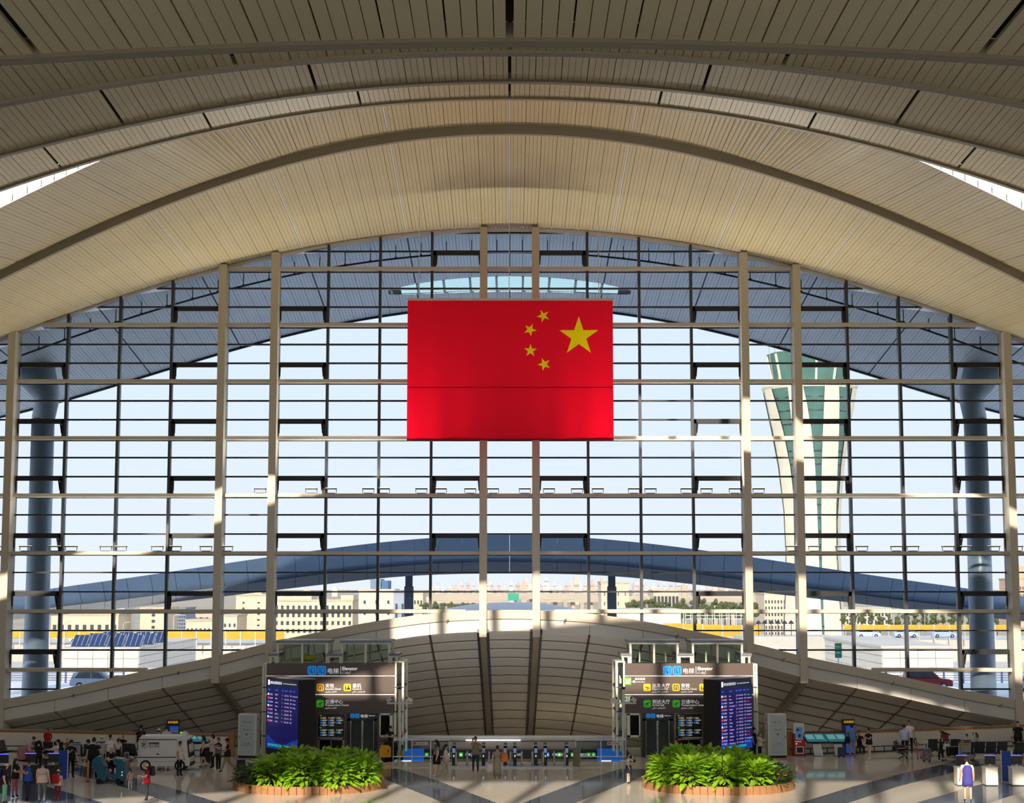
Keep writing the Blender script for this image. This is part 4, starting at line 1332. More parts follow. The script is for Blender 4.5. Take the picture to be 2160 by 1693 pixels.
for k, px in enumerate((962, 985.5, 1031.5, 1077, 1100.5, 1123, 1146, 1169, 1192)):
    p = onfloor(px, 1618)
    t = thing('bollard', 'thin steel bollard before the ticket gates, %s from the left' % ORD[k], 'bollard', p, group='steel bollards')
    MB().lathe([(.055, 0), (.055, .72), (.045, .76), (.02, .78)], n=12).build('shaft', M_steel, t, True)
    MB().lathe([(.09, 0), (.09, .02), (.06, .03)], n=12).build('base_ring', M_dark, t)
p = onfloor(1216, 1619)
t = thing('glass_leaf', 'upright glass gate leaf at the right end of the bollards', 'gate', p, rz=.5)
MB().box(-.02, .02, -.3, .3, .05, .95).build('leaf', mat('leaf_edge', (150, 150, 120), .2), t)
MB().box(-.03, .03, -.34, -.28, 0, 1.0).build('post', M_steel, t)

# ---- elevator towers
M_panel = mat('elevator_panel', (92, 78, 72), .35, vary=.04, scale=.6)
M_egl = glassmat('elevator_glass', (238, 244, 240), .04)
M_cream2 = mat('cream_steel', (228, 226, 208), .4)
M_dgl = mat('door_glass', (72, 82, 80), .08, .1)
M_frame = mat('door_frame', (40, 36, 34), .35)
PX = 39.55   # photo pixels to a metre at the tower front
def picto(par, kind, x, z, s, mt, y):
    b = rsq(MB(), x, x + s, z, z + s, y - .03, y).build('icon', mt, par)
    m = MB()
    ya, yb = y - .045, y - .03
    if kind == 'gate':
        m.box(x + .18 * s, x + .28 * s, ya, yb, z + .15 * s, z + .85 * s).box(x + .72 * s, x + .82 * s, ya, yb, z + .15 * s, z + .85 * s).box(x + .18 * s, x + .82 * s, ya, yb, z + .75 * s, z + .85 * s)
        m.box(x + .42 * s, x + .58 * s, ya, yb, z + .15 * s, z + .5 * s).prism([(x + s * (.5 + .08 * math.cos(t)), z + s * (.6 + .08 * math.sin(t))) for t in (0, .8, 1.6, 2.4, 3.1, 3.9, 4.7, 5.5)], 'y', ya, yb)
    elif kind == 'desk':
        m.box(x + .2 * s, x + .34 * s, ya, yb, z + .15 * s, z + .62 * s).box(x + .45 * s, x + .88 * s, ya, yb, z + .2 * s, z + .45 * s).box(x + .6 * s, x + .74 * s, ya, yb, z + .45 * s, z + .68 * s)
        for cx_, cz_ in ((.27, .74), (.67, .78)):
            m.prism([(x + s * (cx_ + .08 * math.cos(t)), z + s * (cz_ + .08 * math.sin(t))) for t in (0, .8, 1.6, 2.4, 3.1, 3.9, 4.7, 5.5)], 'y', ya, yb)
    elif kind in ('up', 'down'):
        q = [(.15, .42), (.8, .72), (.86, .64), (.22, .34)] if kind == 'down' else [(.15, .66), (.3, .62), (.86, .42), (.8, .34), (.2, .56)]
        m.prism([(x + a * s, z + b_ * s) for a, b_ in q], 'y', ya, yb)
        m.prism([(x + a * s, z + b_ * s) for a, b_ in [(.45, .5), (.55, .55), (.6, .3), (.5, .3)]], 'y', ya, yb)
        m.box(x + .2 * s, x + .8 * s, ya, yb, z + .16 * s, z + .21 * s)
    elif kind == 'lift':
        m.box(x + .2 * s, x + .25 * s, ya, yb, z + .15 * s, z + .85 * s).box(x + .75 * s, x + .8 * s, ya, yb, z + .15 * s, z + .85 * s)
        m.box(x + .38 * s, x + .62 * s, ya, yb, z + .3 * s, z + .36 * s).box(x + .38 * s, x + .44 * s, ya, yb, z + .3 * s, z + .68 * s)
        m.prism([(x + a * s, z + b_ * s) for a, b_ in [(.4, .74), (.6, .74), (.5, .86)]], 'y', ya, yb)
        m.prism([(x + a * s, z + b_ * s) for a, b_ in [(.4, .26), (.6, .26), (.5, .14)]], 'y', ya, yb)
    m.build('icon_mark', M_ink, b)
AR = {'lift': '\ufe96\ufed4\ufef4\ufedf', 'a': '\ufeb5\ufeae\ufef4\ufeb4\ufedb\ufeea\ufe97 \ufeb6\ufef4\ufedf\ufeae\ufec3\ufee3', 'b': '\ufeef\ufeae\ufef4\ufedb\ufeae\ufee3 \ufeb5\ufe8e\ufee8\ufed7', 'c': '\ufef2\ufedf\ufe8e\ufebb \ufeb5\ufef4\ufed8\ufef4\ufee3\ufe8e\ufed7'}
def elevator(cxpx, lab, mirror):
    X = (cxpx - CX) / FPX * 88.5
    t = thing('elevator_tower', lab, 'elevator', (X, 88.5, 0))
    g = lambda px: (px - 705) / PX           # left tower's pixels, from its centre line
    H = lambda py: EYE - (py - 1238.2) / PX  # height on the front plane
    S = -1 if mirror else 1
    def bx(mb, a, b, y0, y1, z0, z1):
        x0, x1 = sorted((S * a, S * b))
        return mb.box(x0, x1, y0, y1, z0, z1)
    top, mid = H(1395), H(1497)
    body = MB()
    bx(body, g(569), g(835), .02, .3, mid, top)
    bx(body, g(569), g(675), .02, .3, 0, mid)
    bx(body, g(733), g(737), .02, .3, 0, mid)
    bx(body, g(799), g(803), .02, .3, 0, mid)
    body.build('sign_wall', M_panel, t)
    bx(MB(), g(569), g(832), .3, 3.4, top - .3, top - .1).build('cap', M_panel, t)
    for z in (H(1421), H(1459)):
        bx(MB(), g(569), g(835), -.01, .03, z - .02, z + .02).build('sign_line', M_lit, t)
    # row one
    for k, px in enumerate((654, 674)):
        picto(t, 'lift', g(px) + (0 if not mirror else 0), H(1419), .47, M_ib, .02)
    text('lettering', '电梯', .31, (g(694.5), 0, H(1415.2)), M_lit, t)
    MB().box(g(722.2), g(723), 0, .02, H(1417), H(1402)).build('sign_bar', M_lit, t)
    text('lettering', 'Elevator', .24, (g(725.5), 0, H(1409)), M_lit, t, bold=.006)
    text('lettering', AR['lift'], .2, (g(725.5), 0, H(1416)), M_lit, t)
    # row two and three
    rows = ((1452, M_iy, '3F', '当前楼层', (('up', 616, '出发大厅', 'Departure Hall', 'a'), ('gate', 676, '安检', 'Security Check', 'b'), ('desk', 732, '值机', 'Check-in', 'c'))),
            (1485, M_ig, '2F', None, (('down', 616, '到达大厅', 'Arrival Hall', 'c'), ('down', 676, '交通中心', 'Transportation Center', 'b'))))
    for (py, mt, fl_, cur, its) in rows:
        pz = H(py - 13 if fl_ == '3F' else py - 10)
        tab = MB().box(g(573.5), g(588), -.01, .02, pz, pz + .38).build('floor_tab', mat('tab_green', (110, 180, 50), .5), t)
        text('lettering', fl_, .34, (g(574.5), -.02, pz + .06), M_lit, tab, bold=.008)
        if cur:
            text('lettering', '◀', .18, (g(589), 0, pz + .1), M_lit, t)
            text('lettering', cur, .14, (g(595), 0, pz + .25), M_lit, t)
            text('lettering', 'Current floor', .1, (g(595), 0, pz + .12), M_lit, t)
        for (kind, px, zh, en, ar) in its:
            picto(t, kind, g(px) - .07, H(py), .38, mt, .02)
            text('lettering', zh, .235, (g(px) + .38, 0, H(py) + .2), M_lit, t)
            text('lettering', en, .135, (g(px) + .38, 0, H(py) + .07), M_lit, t)
            text('lettering', AR[ar], .11, (g(px) + .38, 0, H(py) - .06), M_lit, t)
    # directory board
    a, b = sorted((S * g(677), S * g(731)))
    db = MB().box(a, b, -.1, .05, H(1545), H(1498)).build('directory_board', M_frame, t)
    for j, (cc, n) in enumerate(((M_ig, 0), (M_iy, 3), (M_ib, 3), (M_ib, 3), (M_ib, 2), (M_ig, -1), (M_ig, 3), (M_ib, 3), (M_ib, 2))):
        z = H(1503) - j * .125
        if n <= 0:
            MB().box(a + .1, a + .2, -.11, -.1, z, z + .07).build('floor_mark', cc, db)
            MB().box(a + .22, a + .44, -.11, -.1, z + .015, z + .05).build('entry_line', mat('entry_red', (200, 90, 80), .5), db)
            continue
        for k in range(n):
            xx = a + .14 + k * .41
            MB().box(xx, xx + .08, -.11, -.1, z, z + .075).build('entry_icon', cc, db)
            text('lettering', ('值机柜台', '洗手间', '安检通道', '问讯处', '行李寄存', '餐饮')[(j * 3 + k) % 6], .065, (xx + .1, -.105, z + .03), M_lit, db)
            MB().box(xx + .1, xx + .28, -.106, -.1, z + .005, z + .018).build('entry_line', M_lit, db)
    # small glazed door under the board
    dz = H(1548)
    m = MB()
    bx(m, g(678), g(681), -.02, .1, 0, dz)
    bx(m, g(728), g(731), -.02, .1, 0, dz)
    bx(m, g(678), g(731), -.02, .1, dz - .08, dz)
    bx(m, g(703.5), g(705), -.02, .1, 0, dz)
    m.build('side_door_frame', M_steel, t)
    for q in ((681, 703.5), (705, 728)):
        bx(MB(), g(q[0]), g(q[1]), .03, .06, 0, dz - .08).build('side_door_leaf', mat('dark_glass', (26, 28, 30), .08), t)
    # elevator door
    m = MB()
    bx(m, g(737), g(744), -.08, .12, 0, H(1508))
    bx(m, g(793), g(799), -.08, .12, 0, H(1508))
    bx(m, g(737), g(799), -.08, .12, H(1512), H(1497))
    m.build('door_frame', M_frame, t)
    for q in ((744, 768), (769, 793)):
        lf = bx(MB(), g(q[0]), g(q[1]), .05, .09, .02, H(1512)).build('door_leaf', M_dgl, t)
        m = MB()
        bx(m, g(q[0]), g(q[0] + 1.5), .03, .05, .02, H(1512))
        bx(m, g(q[1] - 1.5), g(q[1]), .03, .05, .02, H(1512))
        m.build('leaf_edge', M_steel, lf)
    ex = S * g(768) - .62
    for k in (0, 1):
        picto(t, 'lift', ex + .01 + k * .25, H(1506.5), .23, M_ib, -.08)
    text('lettering', '电梯', .2, (ex + .53, -.09, H(1505.5)), M_lit, t)
    text('lettering', 'Elevator', .1, (ex + .98, -.09, H(1503)), M_lit, t)
    # white framed side window
    m = MB()
    bx(m, g(804), g(806.5), -.02, .1, H(1546), H(1498)); bx(m, g(825), g(831), -.02, .1, H(1546), H(1498))
    bx(m, g(804), g(831), -.02, .1, H(1501), H(1497)); bx(m, g(804), g(831), -.02, .1, H(1546), H(1542))
    m.build('window_frame', M_cream2, t)
    bx(MB(), g(806.5), g(825), .04, .08, H(1542), H(1501)).build('window_glass', mat('dark_glass', (26, 28, 30), .08), t)
    bx(MB(), g(804), g(831), .04, .08, 0, H(1546)).build('lower_glass', M_egl, t)
    # glazed shaft with cream posts
    for (a_, b_, y0, y1, zt) in ((835, 853, .1, 3.2, H(1391)), (561, 569, .1, 3.2, H(1396))):
        mid_ = (a_ + b_) / 2
        for px in (a_ + 1.2, b_ - 1.2):
            for yy in (y0, y1):
                bx(MB(), g(px) - .06, g(px) + .06, yy - .06, yy + .06, 0, zt).build('shaft_post', M_cream2, t)
        for zz in (zt, H(1443), H(1493), H(1542)):
            bx(MB(), g(a_), g(b_), y0 - .08, y1, zz - .06, zz).build('shaft_ring', M_cream2 if zz == zt else M_dark, t)
        bx(MB(), g(a_) + .05, g(b_) - .05, y0 - .01, y0 + .01, 0, zt).build('shaft_glass', M_egl, t)
    # glass lift heads on the roof
    def head(a_, b_, pt, pb, dep, mull):
        zt, zb = H(pt), H(pb)
        n = mull
        for k in range(n + 1):
            x = g(a_) + (g(b_) - g(a_)) * k / n
            for yy in (.35, .35 + dep):
                bx(MB(), x - .055, x + .055, yy - .05, yy + .05, zb, zt).build('head_post', M_cream2, t)
            if k < n:
                x2 = g(a_) + (g(b_) - g(a_)) * (k + 1) / n
                bx(MB(), x + .06, x2 - .06, .34, .36, zb, zt).build('head_pane', M_egl, t)
                bx(MB(), x + .06, x2 - .06, .34 + dep, .36 + dep, zb, zt).build('head_pane', M_egl, t)
        bx(MB(), g(a_) - .12, g(b_) + .12, .2, .5 + dep, zt, zt + .12).build('head_roof', mat('head_roof', (120, 122, 126), .4, .3), t)
        bx(MB(), g(a_) - .08, g(b_) + .08, .26, .44 + dep, zt - .08, zt).build('head_beam', M_cream2, t)
    head(590, 692, 1353, 1395, 2.6, 2)
    head(724, 822, 1353, 1395, 2.6, 2)
    head(696, 720, 1380, 1395, 2.2, 1)
    head(826, 838, 1380, 1395, 2.2, 1)
    head(575, 586, 1380, 1395, 2.2, 1)
    # guide rails and car inside the lift heads
    for px in (612, 660, 745, 800):
        bx(MB(), g(px) - .04, g(px) + .04, 1.4, 1.5, H(1395), H(1354)).build('guide_rail', M_cream2, t)
    if not mirror:
        MB().ell((g(650), 1.0, H(1386)), (.3, .15, .16)).ell((g(643), 1.0, H(1384)), (.14, .14, .2)).ell((g(657), 1.0, H(1386)), (.16, .12, .14)).build('machine_cover', mat('hi_vis_yellow', (226, 210, 40), .6), t)
    return t
elevator(705, 'dark panelled elevator block with glass lift heads, behind the left planter', False)
elevator(1446, 'dark panelled elevator block with glass lift heads, behind the right planter', True)

# ---- flight boards
M_scr = mat('screen_navy', (16, 16, 72), .2, emit=(18, 16, 84), es=.55)
M_scr2 = mat('screen_wave', (20, 44, 140), .2, emit=(20, 50, 150), es=.6)
M_scrt = mat('screen_title', (20, 26, 40), .2, emit=(16, 24, 44), es=.4)
M_tx = mat('screen_text', (214, 190, 236), .4, emit=(214, 190, 240), es=.75)
M_txw = mat('screen_white', (235, 240, 255), .4, emit=(230, 240, 255), es=.9)
M_txb = mat('screen_blue', (50, 110, 240), .4, emit=(50, 110, 240), es=.9)
M_txr = mat('screen_red', (240, 40, 70), .4, emit=(240, 40, 70), es=.9)
M_txg = mat('screen_green', (40, 200, 130), .4, emit=(40, 200, 130), es=.8)
M_pyl = mat('pylon_black', (34, 34, 36), .4)
def board(lab, sgn, px_edge, rows, title, sub):
    X0 = (px_edge - CX) / FPX * 84.6
    t = thing('flight_display', lab, 'display', (X0, 84.6, 0))
    u = Vector((sgn * 2.0, 2.7, 0))
    W = u.length
    u.normalize()
    v = Vector((-sgn * abs(u.y), abs(u.x), 0))
    D, Hh = .92, 4.18
    c = [Vector((0, 0, 0)), u * W, u * W + v * D, v * D]
    if sgn < 0:
        order = [c[1], c[0], c[3], c[2]]
    else:
        order = [c[0], c[1], c[2], c[3]]
    MB().hexa([tuple(p) for p in order] + [tuple(p + Vector((0, 0, Hh))) for p in order]).build('pylon', M_pyl, t)
    MB().hexa([tuple(p * 1.0 + Vector((0, 0, Hh))) for p in order] + [tuple(p + Vector((0, 0, Hh + .05))) for p in order]).build('top_cap', mat('pylon_cap', (150, 150, 152), .4), t)
    # screen frame of reference: origin at the reader's left bottom, x along the reading direction
    left = c[1] if sgn < 0 else c[0]
    xd = (-u if sgn < 0 else u)
    nrm = Vector((xd.y, -xd.x, 0))
    if nrm.y > 0: nrm = -nrm
    rz = math.atan2(xd.y, xd.x)
    sc_ = bpy.data.objects.new('screen', MB().box(.06, W - .06, -.02, .0, .62, Hh - .06).mesh('screen', M_scr))
    C.objects.link(sc_)
    sc_.parent = t
    sc_.location = left
    sc_.rotation_euler = (0, 0, rz)
    zt = Hh - .06
    MB().box(.06, W - .06, -.024, -.02, zt - .36, zt).build('title_bar', M_scrt, sc_)
    MB().prism([(.06, .62), (W - .06, .62), (W - .06, 1.25), (W * .8, 1.1), (W * .55, .85), (W * .3, .95), (.06, 1.3)], 'y', -.024, -.02).build('wave', M_scr2, sc_)
    rsq(MB(), .16, .32, zt - .31, zt - .05, -.03, -.024).build('badge', M_txw, sc_)
    text('lettering', title, .155, (.38, -.03, zt - .24), M_txw, sc_)
    text('lettering', sub, .078, (1.74, -.03, zt - .21), M_txw, sc_)
    hd = [(.16, '航班号'), (.95, '目的地'), (1.62, '值机'), (1.88, '计划时间'), (2.4, '登机口'), (2.8, '状态')]
    for x, s in hd:
        text('lettering', s, .09, (x, -.03, zt - .58), M_txb, sc_)
    dy = .168 if len(rows) > 10 else .19
    z = zt - .82
    cols = {}
    for k, r in enumerate(rows):
        zz = z - k * dy
        for x, s, sz in ((.3, r[0], .115), (.92, r[1], .105), (1.64, r[2], .11), (1.88, r[3], .1), (2.48, r[4], .11)):
            text('lettering', s, sz, (x, -.03, zz), M_tx, sc_)
        text('lettering', r[5], .095, (2.74, -.03, zz), {'B': M_tx, 'D': M_txr, 'C': M_txr, 'R': M_txg, 'L': M_txr}.get(r[6], M_tx), sc_)
        rsq(MB(), .14, .25, zz - .01, zz + .1, -.03, -.024, .3).build('airline_badge', (M_txw, M_txr, M_txb)[k % 3], sc_)
    text('lettering', '请旅客提前到登机口候机  祝您旅途愉快', .14, (.2, -.03, .74), M_txg, sc_)
    return t
rows_l = [('CZ6021', '塔什干', 'F', '16:25 20:10', '201', 'Boarding end', 'B'), ('CZ6009', 'Tbilisi', 'F', '17:35 19:30', '205', 'Closing', 'B'), ('CZ5033', 'Istanbul', 'F', '17:45 18:00', '202', 'Closing', 'B'),
          ('CZ6011', 'Almaty', 'F', '17:55 19:40', '204', 'Closing', 'B'), ('CZ5097', 'Baku', 'F', '18:15 21:20', '206', '', 'B'), ('CZ6007', 'Bishkek', 'F', '18:25 20:35', '209', '', 'B'),
          ('CZ6025', 'Tashkent', 'F', '19:15 21:15', '203', '', 'B'), ('CZ6001', 'Astana', 'F', '20:15 22:05', '208', '', 'B')]
rows_r = [('CZ6981', 'Jinan', 'L.M', '16:45 18:20', '105', 'Boarding', 'R'), ('CZ6629', 'Hotan', 'L.M', '16:45 18:25', '109', 'Boarding end', 'B'), ('CA4188', 'Hangzhou', 'H.J', '17:05 22:00', '126', 'Delayed', 'D'),
          ('3U8778', 'Yinchuan/Jinan', 'K', '17:10 21:05', '108', 'Boarding end', 'B'), ('HU7346', 'Chengdu', 'L.M', '17:10 21:30', '104', 'Boarding end', 'B'), ('GS7486', 'Hongqiao', 'G', '17:15 22:10', '113', 'Boarding end', 'B'),
          ('CZ6801', 'Urban', 'L.M', '17:15 22:05', '121', 'Boarding end', 'B'), ('GX8947', 'Yuki', 'G', '17:20 21:25', '112', 'Checking end', 'C'), ('CZ6801', 'Nanjing', 'L.M', '17:20 22:15', '115', 'Boarding end', 'B'),
          ('CA1296', 'Tianjin', 'H.J', '17:25 21:20', '122', 'Boarding', 'R'), ('CZ6817', 'Zhengzhou', 'L.M', '17:30 21:20', '118', 'Boarding end', 'B'), ('MU2738', 'Nanjing', 'H.J', '17:30 22:05', '125', 'Last call', 'L'),
          ('MU7635', 'Guangzhou', 'H', '17:35 22:35', '128', 'Last call', 'L'), ('MU2302', "Shenzhen", 'H.J', '17:40 20:35', '123', 'Boarding end', 'B'), ('CZ6911', 'Beijing Daxing', 'L.M', '17:40 21:40', '119', 'Boarding', 'R')]
board('black flight board with a navy screen of eight rows, behind the left planter', -1, 637, rows_l, '国际出发航班信息', 'International Departures Flights Information')
board('black flight board with a navy screen of fifteen rows, behind the right planter', 1, 1512, rows_r, '国内出发航班信息', 'Domestic Departures Flights Information')

# ---- camera poles
for px, lab in ((842, 'white pole with two surveillance cameras beside the left elevator block'), (1316, 'white pole with two surveillance cameras beside the right elevator block')):
    Y = 86.6
    p = at(px, 1590, Y)
    t = thing('camera_pole', lab, 'pole', (p.x, Y, 0))
    zt = at(px, 1450, Y).z
    za = at(px, 1482, Y).z
    MB().tube([(0, 0, 0), (0, 0, zt)], .075, 12).build('pole', M_white, t, True)
    MB().lathe([(.18, 0), (.18, .03), (.09, .05)], n=12).build('base_plate', M_white, t)
    MB().box(-.65, .65, -.04, .04, za - .05, za + .03).build('cross_arm', M_white, t)
    MB().lathe([(.02, zt - .13), (.09, zt - .06), (.11, zt), (.09, zt + .04)], n=12).build('dome_camera', M_black, t, True)
    for s in (-1, 1):
        cm = MB().bar((s * .62, 0, za + .12), (s * .38, -.2, za + .26), .15, .14).build('camera', M_white, t)
        MB().bar((s * .38, -.2, za + .26), (s * .36, -.215, za + .27), .1, .1).build('lens', M_black, cm)
        MB().box(s * .52 - .03, s * .52 + .03, -.05, .05, za, za + .14).build('bracket', M_white, cm)

# ---- fire cabinets
M_cabw = mat('cabinet_white', (228, 228, 222), .4)
M_cabg = mat('cabinet_glass', (186, 200, 196), .12)
M_redp = mat('red_print', (170, 40, 36), .6)
for px, s, lab in ((524, 1, 'white fire cabinet with a pale glass door left of the left flight board'), (1637, -1, 'white fire cabinet with a pale glass door right of the right flight board')):
    p = onfloor(px, 1597)
    t = thing('fire_cabinet', lab, 'cabinet', p, rz=-.17 * s)
    MB().box(-.5, .5, -.25, .3, .12, 2.25).build('body', M_cabw, t)
    MB().box(-.48, .48, -.22, .28, 0, .12).build('plinth', M_black, t)
    a = -.42 if s > 0 else -.36
    d = MB().box(a, a + .78, -.275, -.25, .2, 2.18).build('door', M_cabg, t)
    m = MB()
    for q in ((a - .04, a, .16, 2.22), (a + .78, a + .82, .16, 2.22)):
        m.box(q[0], q[1], -.29, -.25, q[2], q[3])
    m.box(a - .04, a + .82, -.29, -.25, 2.18, 2.22).box(a - .04, a + .82, -.29, -.25, .16, .2)
    m.build('door_frame', M_white, d)
    MB().box(a + .76 if s < 0 else a, (a + .79) if s < 0 else a + .03, -.31, -.28, 1.0, 1.12).build('handle', M_dark, d)
    text('lettering', '消 火 栓', .13, (a + .39, -.28, 1.78), M_redp, d, align='CENTER')
    text('lettering', 'FIRE HYDRANT', .055, (a + .39, -.28, 1.42), M_redp, d, align='CENTER', bold=.002)
    MB().box(a + .33, a + .45, -.28, -.275, 1.18, 1.24).build('print_block', M_redp, d)
    text('lettering', '灭 火 器', .09, (a + .39, -.28, .7), M_redp, d, align='CENTER')
    text('lettering', 'FIRE EXTINGUISHER BOX', .05, (a + .39, -.28, .62), M_redp, d, align='CENTER')
    xs_ = .5 if s > 0 else -.5
    m = MB()
    for z in (2.0, 1.95, 1.9, 1.4, 1.35):
        m.box(*sorted((xs_, xs_ + .006 * s)), -.06, .05, z, z + .035)
    m.build('side_print', M_redp, t)
# ---- planters with shrubs
def leafmat(name, col):
    m = mat(name, col, .32, vary=.2, scale=2.5)
    n = m.node_tree
    b = n.nodes['Principled BSDF']
    tr = n.nodes.new('ShaderNodeBsdfTranslucent')
    tr.inputs['Color'].default_value = rgb(tuple(min(255, int(c * 1.15)) for c in col))
    mx = n.nodes.new('ShaderNodeMixShader')
    mx.inputs[0].default_value = .3
    o = [q for q in n.nodes if q.type == 'OUTPUT_MATERIAL'][0]
    n.links.new(b.outputs[0], mx.inputs[1])
    n.links.new(tr.outputs[0], mx.inputs[2])
    n.links.new(mx.outputs[0], o.inputs['Surface'])
    return m
M_lf = leafmat('broad_leaf', (142, 184, 44))
M_lf2 = leafmat('dark_leaf', (52, 84, 34))
M_stem = mat('stem', (84, 76, 46), .8)
def leafgeo(L, Wd):
    vs, fs = [], []
    prof = [(0, .05), (.25, .8), (.55, 1.0), (.8, .6), (1.0, .03)]
    for t, w_ in prof:
        z = -.22 * L * t * t
        for s in (-1, 0, 1):
            vs.append((s * w_ * Wd / 2, t * L, z + (.12 * Wd * w_ if s else 0)))
    for i in range(4):
        for k in range(2):
            a = i * 3 + k
            fs.append((a, a + 1, a + 4, a + 3))
    return vs, fs
LEAF = leafgeo(.34, .15)
leaf_me = MB().add(*LEAF).mesh('leaf', M_lf, True, False)
leaf_me2 = MB().add(*leafgeo(.34, .07)).mesh('leaf', M_lf2, True, False)
def shrub(name, lab, loc, h, r, n, dark=False, flowers=0, group=None):
    t = thing(name, lab, 'plant', loc, group=group)
    m = MB()
    for k in range(5):
        a = k * 1.26 + .3
        m.tube([(0, 0, 0), (r * .3 * math.cos(a), r * .3 * math.sin(a), h * .5), (r * .5 * math.cos(a), r * .5 * math.sin(a), h * .85)], [.02, .015, .008], 5)
    m.build('stem', M_stem, t)
    vv, ff = leafgeo(.38, .17) if not dark else leafgeo(.36, .06)
    fol = MB()
    for k in range(n + 10):
        az = rnd.random() * 6.283
        el = rnd.random() ** .75
        rr = r * (.35 + .65 * rnd.random()) * (1.05 - .45 * el)
        z = h * (.1 + .84 * el)
        tilt = math.radians(-25 + 75 * el + rnd.uniform(-18, 18))
        sc_ = rnd.uniform(.75, 1.2)
        M = Matrix.Translation((rr * math.cos(az), rr * math.sin(az), z)) @ Matrix.Rotation(az - math.pi / 2 + rnd.uniform(-.5, .5), 4, 'Z') @ Matrix.Rotation(tilt, 4, 'X') @ Matrix.Rotation(rnd.uniform(-.5, .5), 4, 'Y') @ Matrix.Scale(sc_, 4)
        if k < n:
            fol.add([tuple(M @ Vector(v)) for v in vv], ff)
        else:
            o = link('leaf', leaf_me2 if dark else leaf_me, t)
            o.matrix_local = M
    o = fol.build('foliage', M_lf2 if dark else M_lf, t, True, False)
    o['kind'] = 'stuff'
    for k in range(flowers):
        az, rr = rnd.random() * 6.283, r * (.4 + .6 * rnd.random())
        p = (rr * math.cos(az), rr * math.sin(az), h * (.75 + .25 * rnd.random()))
        fm = MB()
        for q in range(5):
            an = q * 1.257
            fm.ell((p[0] + .035 * math.cos(an), p[1] + .035 * math.sin(an), p[2]), (.035, .035, .015), 0, 6, 3)
        fm.build('flower', mat('orange_petal', (230, 84, 34), .6), t)
    return t
M_curb = mat('planter_timber', (158, 112, 74), .6, vary=.15, scale=3)
M_soil = mat('soil', (60, 46, 36), .95)
for sgn, cxp, lab in ((-1, -8.9, 'left'), (1, 9.25, 'right')):
    cy = 75.4
    rx, ry = 3.3, 3.0
    t = thing('planter', 'round planter bed with an upright timber edge in front of the %s flight board' % lab, 'planter', (cxp, cy, 0))
    n = 64
    for k in range(n):
        a = 2 * math.pi * k / n
        x, y = rx * math.cos(a), ry * math.sin(a)
        tx, ty = -rx * math.sin(a), ry * math.cos(a)
        L = math.hypot(tx, ty)
        w_ = 2 * math.pi * L / n * .47
        d = Vector((tx / L, ty / L, 0))
        nn = Vector((d.y, -d.x, 0)) * .05
        c = Vector((x, y, 0))
        MB().hexa([c - d * w_ - nn, c + d * w_ - nn, c + d * w_ + nn, c - d * w_ + nn] + [q + Vector((0, 0, .36)) for q in (c - d * w_ - nn, c + d * w_ - nn, c + d * w_ + nn, c - d * w_ + nn)]).build('edge_board', M_curb, t)
    MB().lathe([(1.0, .02), (1.0, .26), (.3, .3)], n=32, sx=rx - .1, sy=ry - .1).build('soil', M_soil, t)
    k = 0
    for (u, v) in ((-.62, -.1), (-.35, .35), (-.32, -.35), (-.1, 0.02), (.02, .5), (.08, -.5), (.3, .1), (.36, -.3), (.38, .48), (.62, .02), (.62, -.45), (-.1, -.75), (.35, -.75), (-.55, -.6)):
        x = u * rx * (1 if sgn < 0 else -1)
        k += 1
        shrub('shrub', 'broad leaved bright green shrub, %s of the hedge in the %s planter' % (ORD[k - 1], lab), (cxp + x + (.35 if sgn < 0 else -.35), cy + v * ry, .28), .0 + (1.22 if abs(u) < .5 else 1.02) + rnd.uniform(-.1, .1), .82, 330, group='hedge shrubs in the planters')
    k = 0
    for (u, v) in ((-.86, .0), (-.8, .33), (-.82, -.35), (-.66, .58), (-.68, -.62)):
        x = u * rx * (1 if sgn < 0 else -1)
        k += 1
        shrub('flowering_plant', 'low dark plant with orange flowers, %s at the outer end of the %s planter' % (ORD[k - 1], lab), (cxp + x, cy + v * ry, .28), .55, .5, 120, True, 4, group='flowering plants in the planters')
# pale ornament stones by the left planter
for k, (px, py) in enumerate(((583, 1636), (590, 1641), (598, 1643))):
    p = onfloor(px, py + 6)
    tag(MB().ell((0, 0, .16), (.17, .15, .17), 0, 10, 7).ell((.06, -.02, .36), (.11, .1, .11), 0, 8, 6).build('garden_ornament', mat('ornament_white', (230, 226, 214), .5), smooth=True), 'small white rounded ornament at the planter edge, %s from the left' % ORD[k], 'ornament').location = (p.x, p.y - 1.2, 0)

# ---- driverless delivery van
t = thing('delivery_van', 'small white driverless delivery van with SF lettering', 'van', onfloor(343, 1625), rz=0)
vs_ = 2.6 / 112
M_vw = mat('van_white', (226, 222, 214), .3, vary=.02, scale=2)
def vx(px): return (px - 343) / 43.9
def vz(py): return (1625.5 - py) / 43.9
bd = MB().prism([(vx(289), vz(1598)), (vx(290), vz(1562)), (vx(293), vz(1556)), (vx(392), vz(1557)), (vx(398), vz(1575)), (vx(400.5), vz(1602)), (vx(400), vz(1616)), (vx(288.5), vz(1617))], 'y', 0, 1.15)
b = bd.build('body', M_vw, t)
md = b.modifiers.new('soft', 'BEVEL'); md.width = .05; md.segments = 3
rf = MB().prism([(vx(290.5), vz(1559)), (vx(296), vz(1553.5)), (vx(376), vz(1553.5)), (vx(398), vz(1556.5)), (vx(397), vz(1559.5))], 'y', -.02, 1.17).build('roof', M_vw, t)
MB().prism([(vx(377), vz(1554)), (vx(379), vz(1545.5)), (vx(384), vz(1545)), (vx(393), vz(1555.5))], 'y', .35, .8).build('sensor_tower', M_vw, rf)
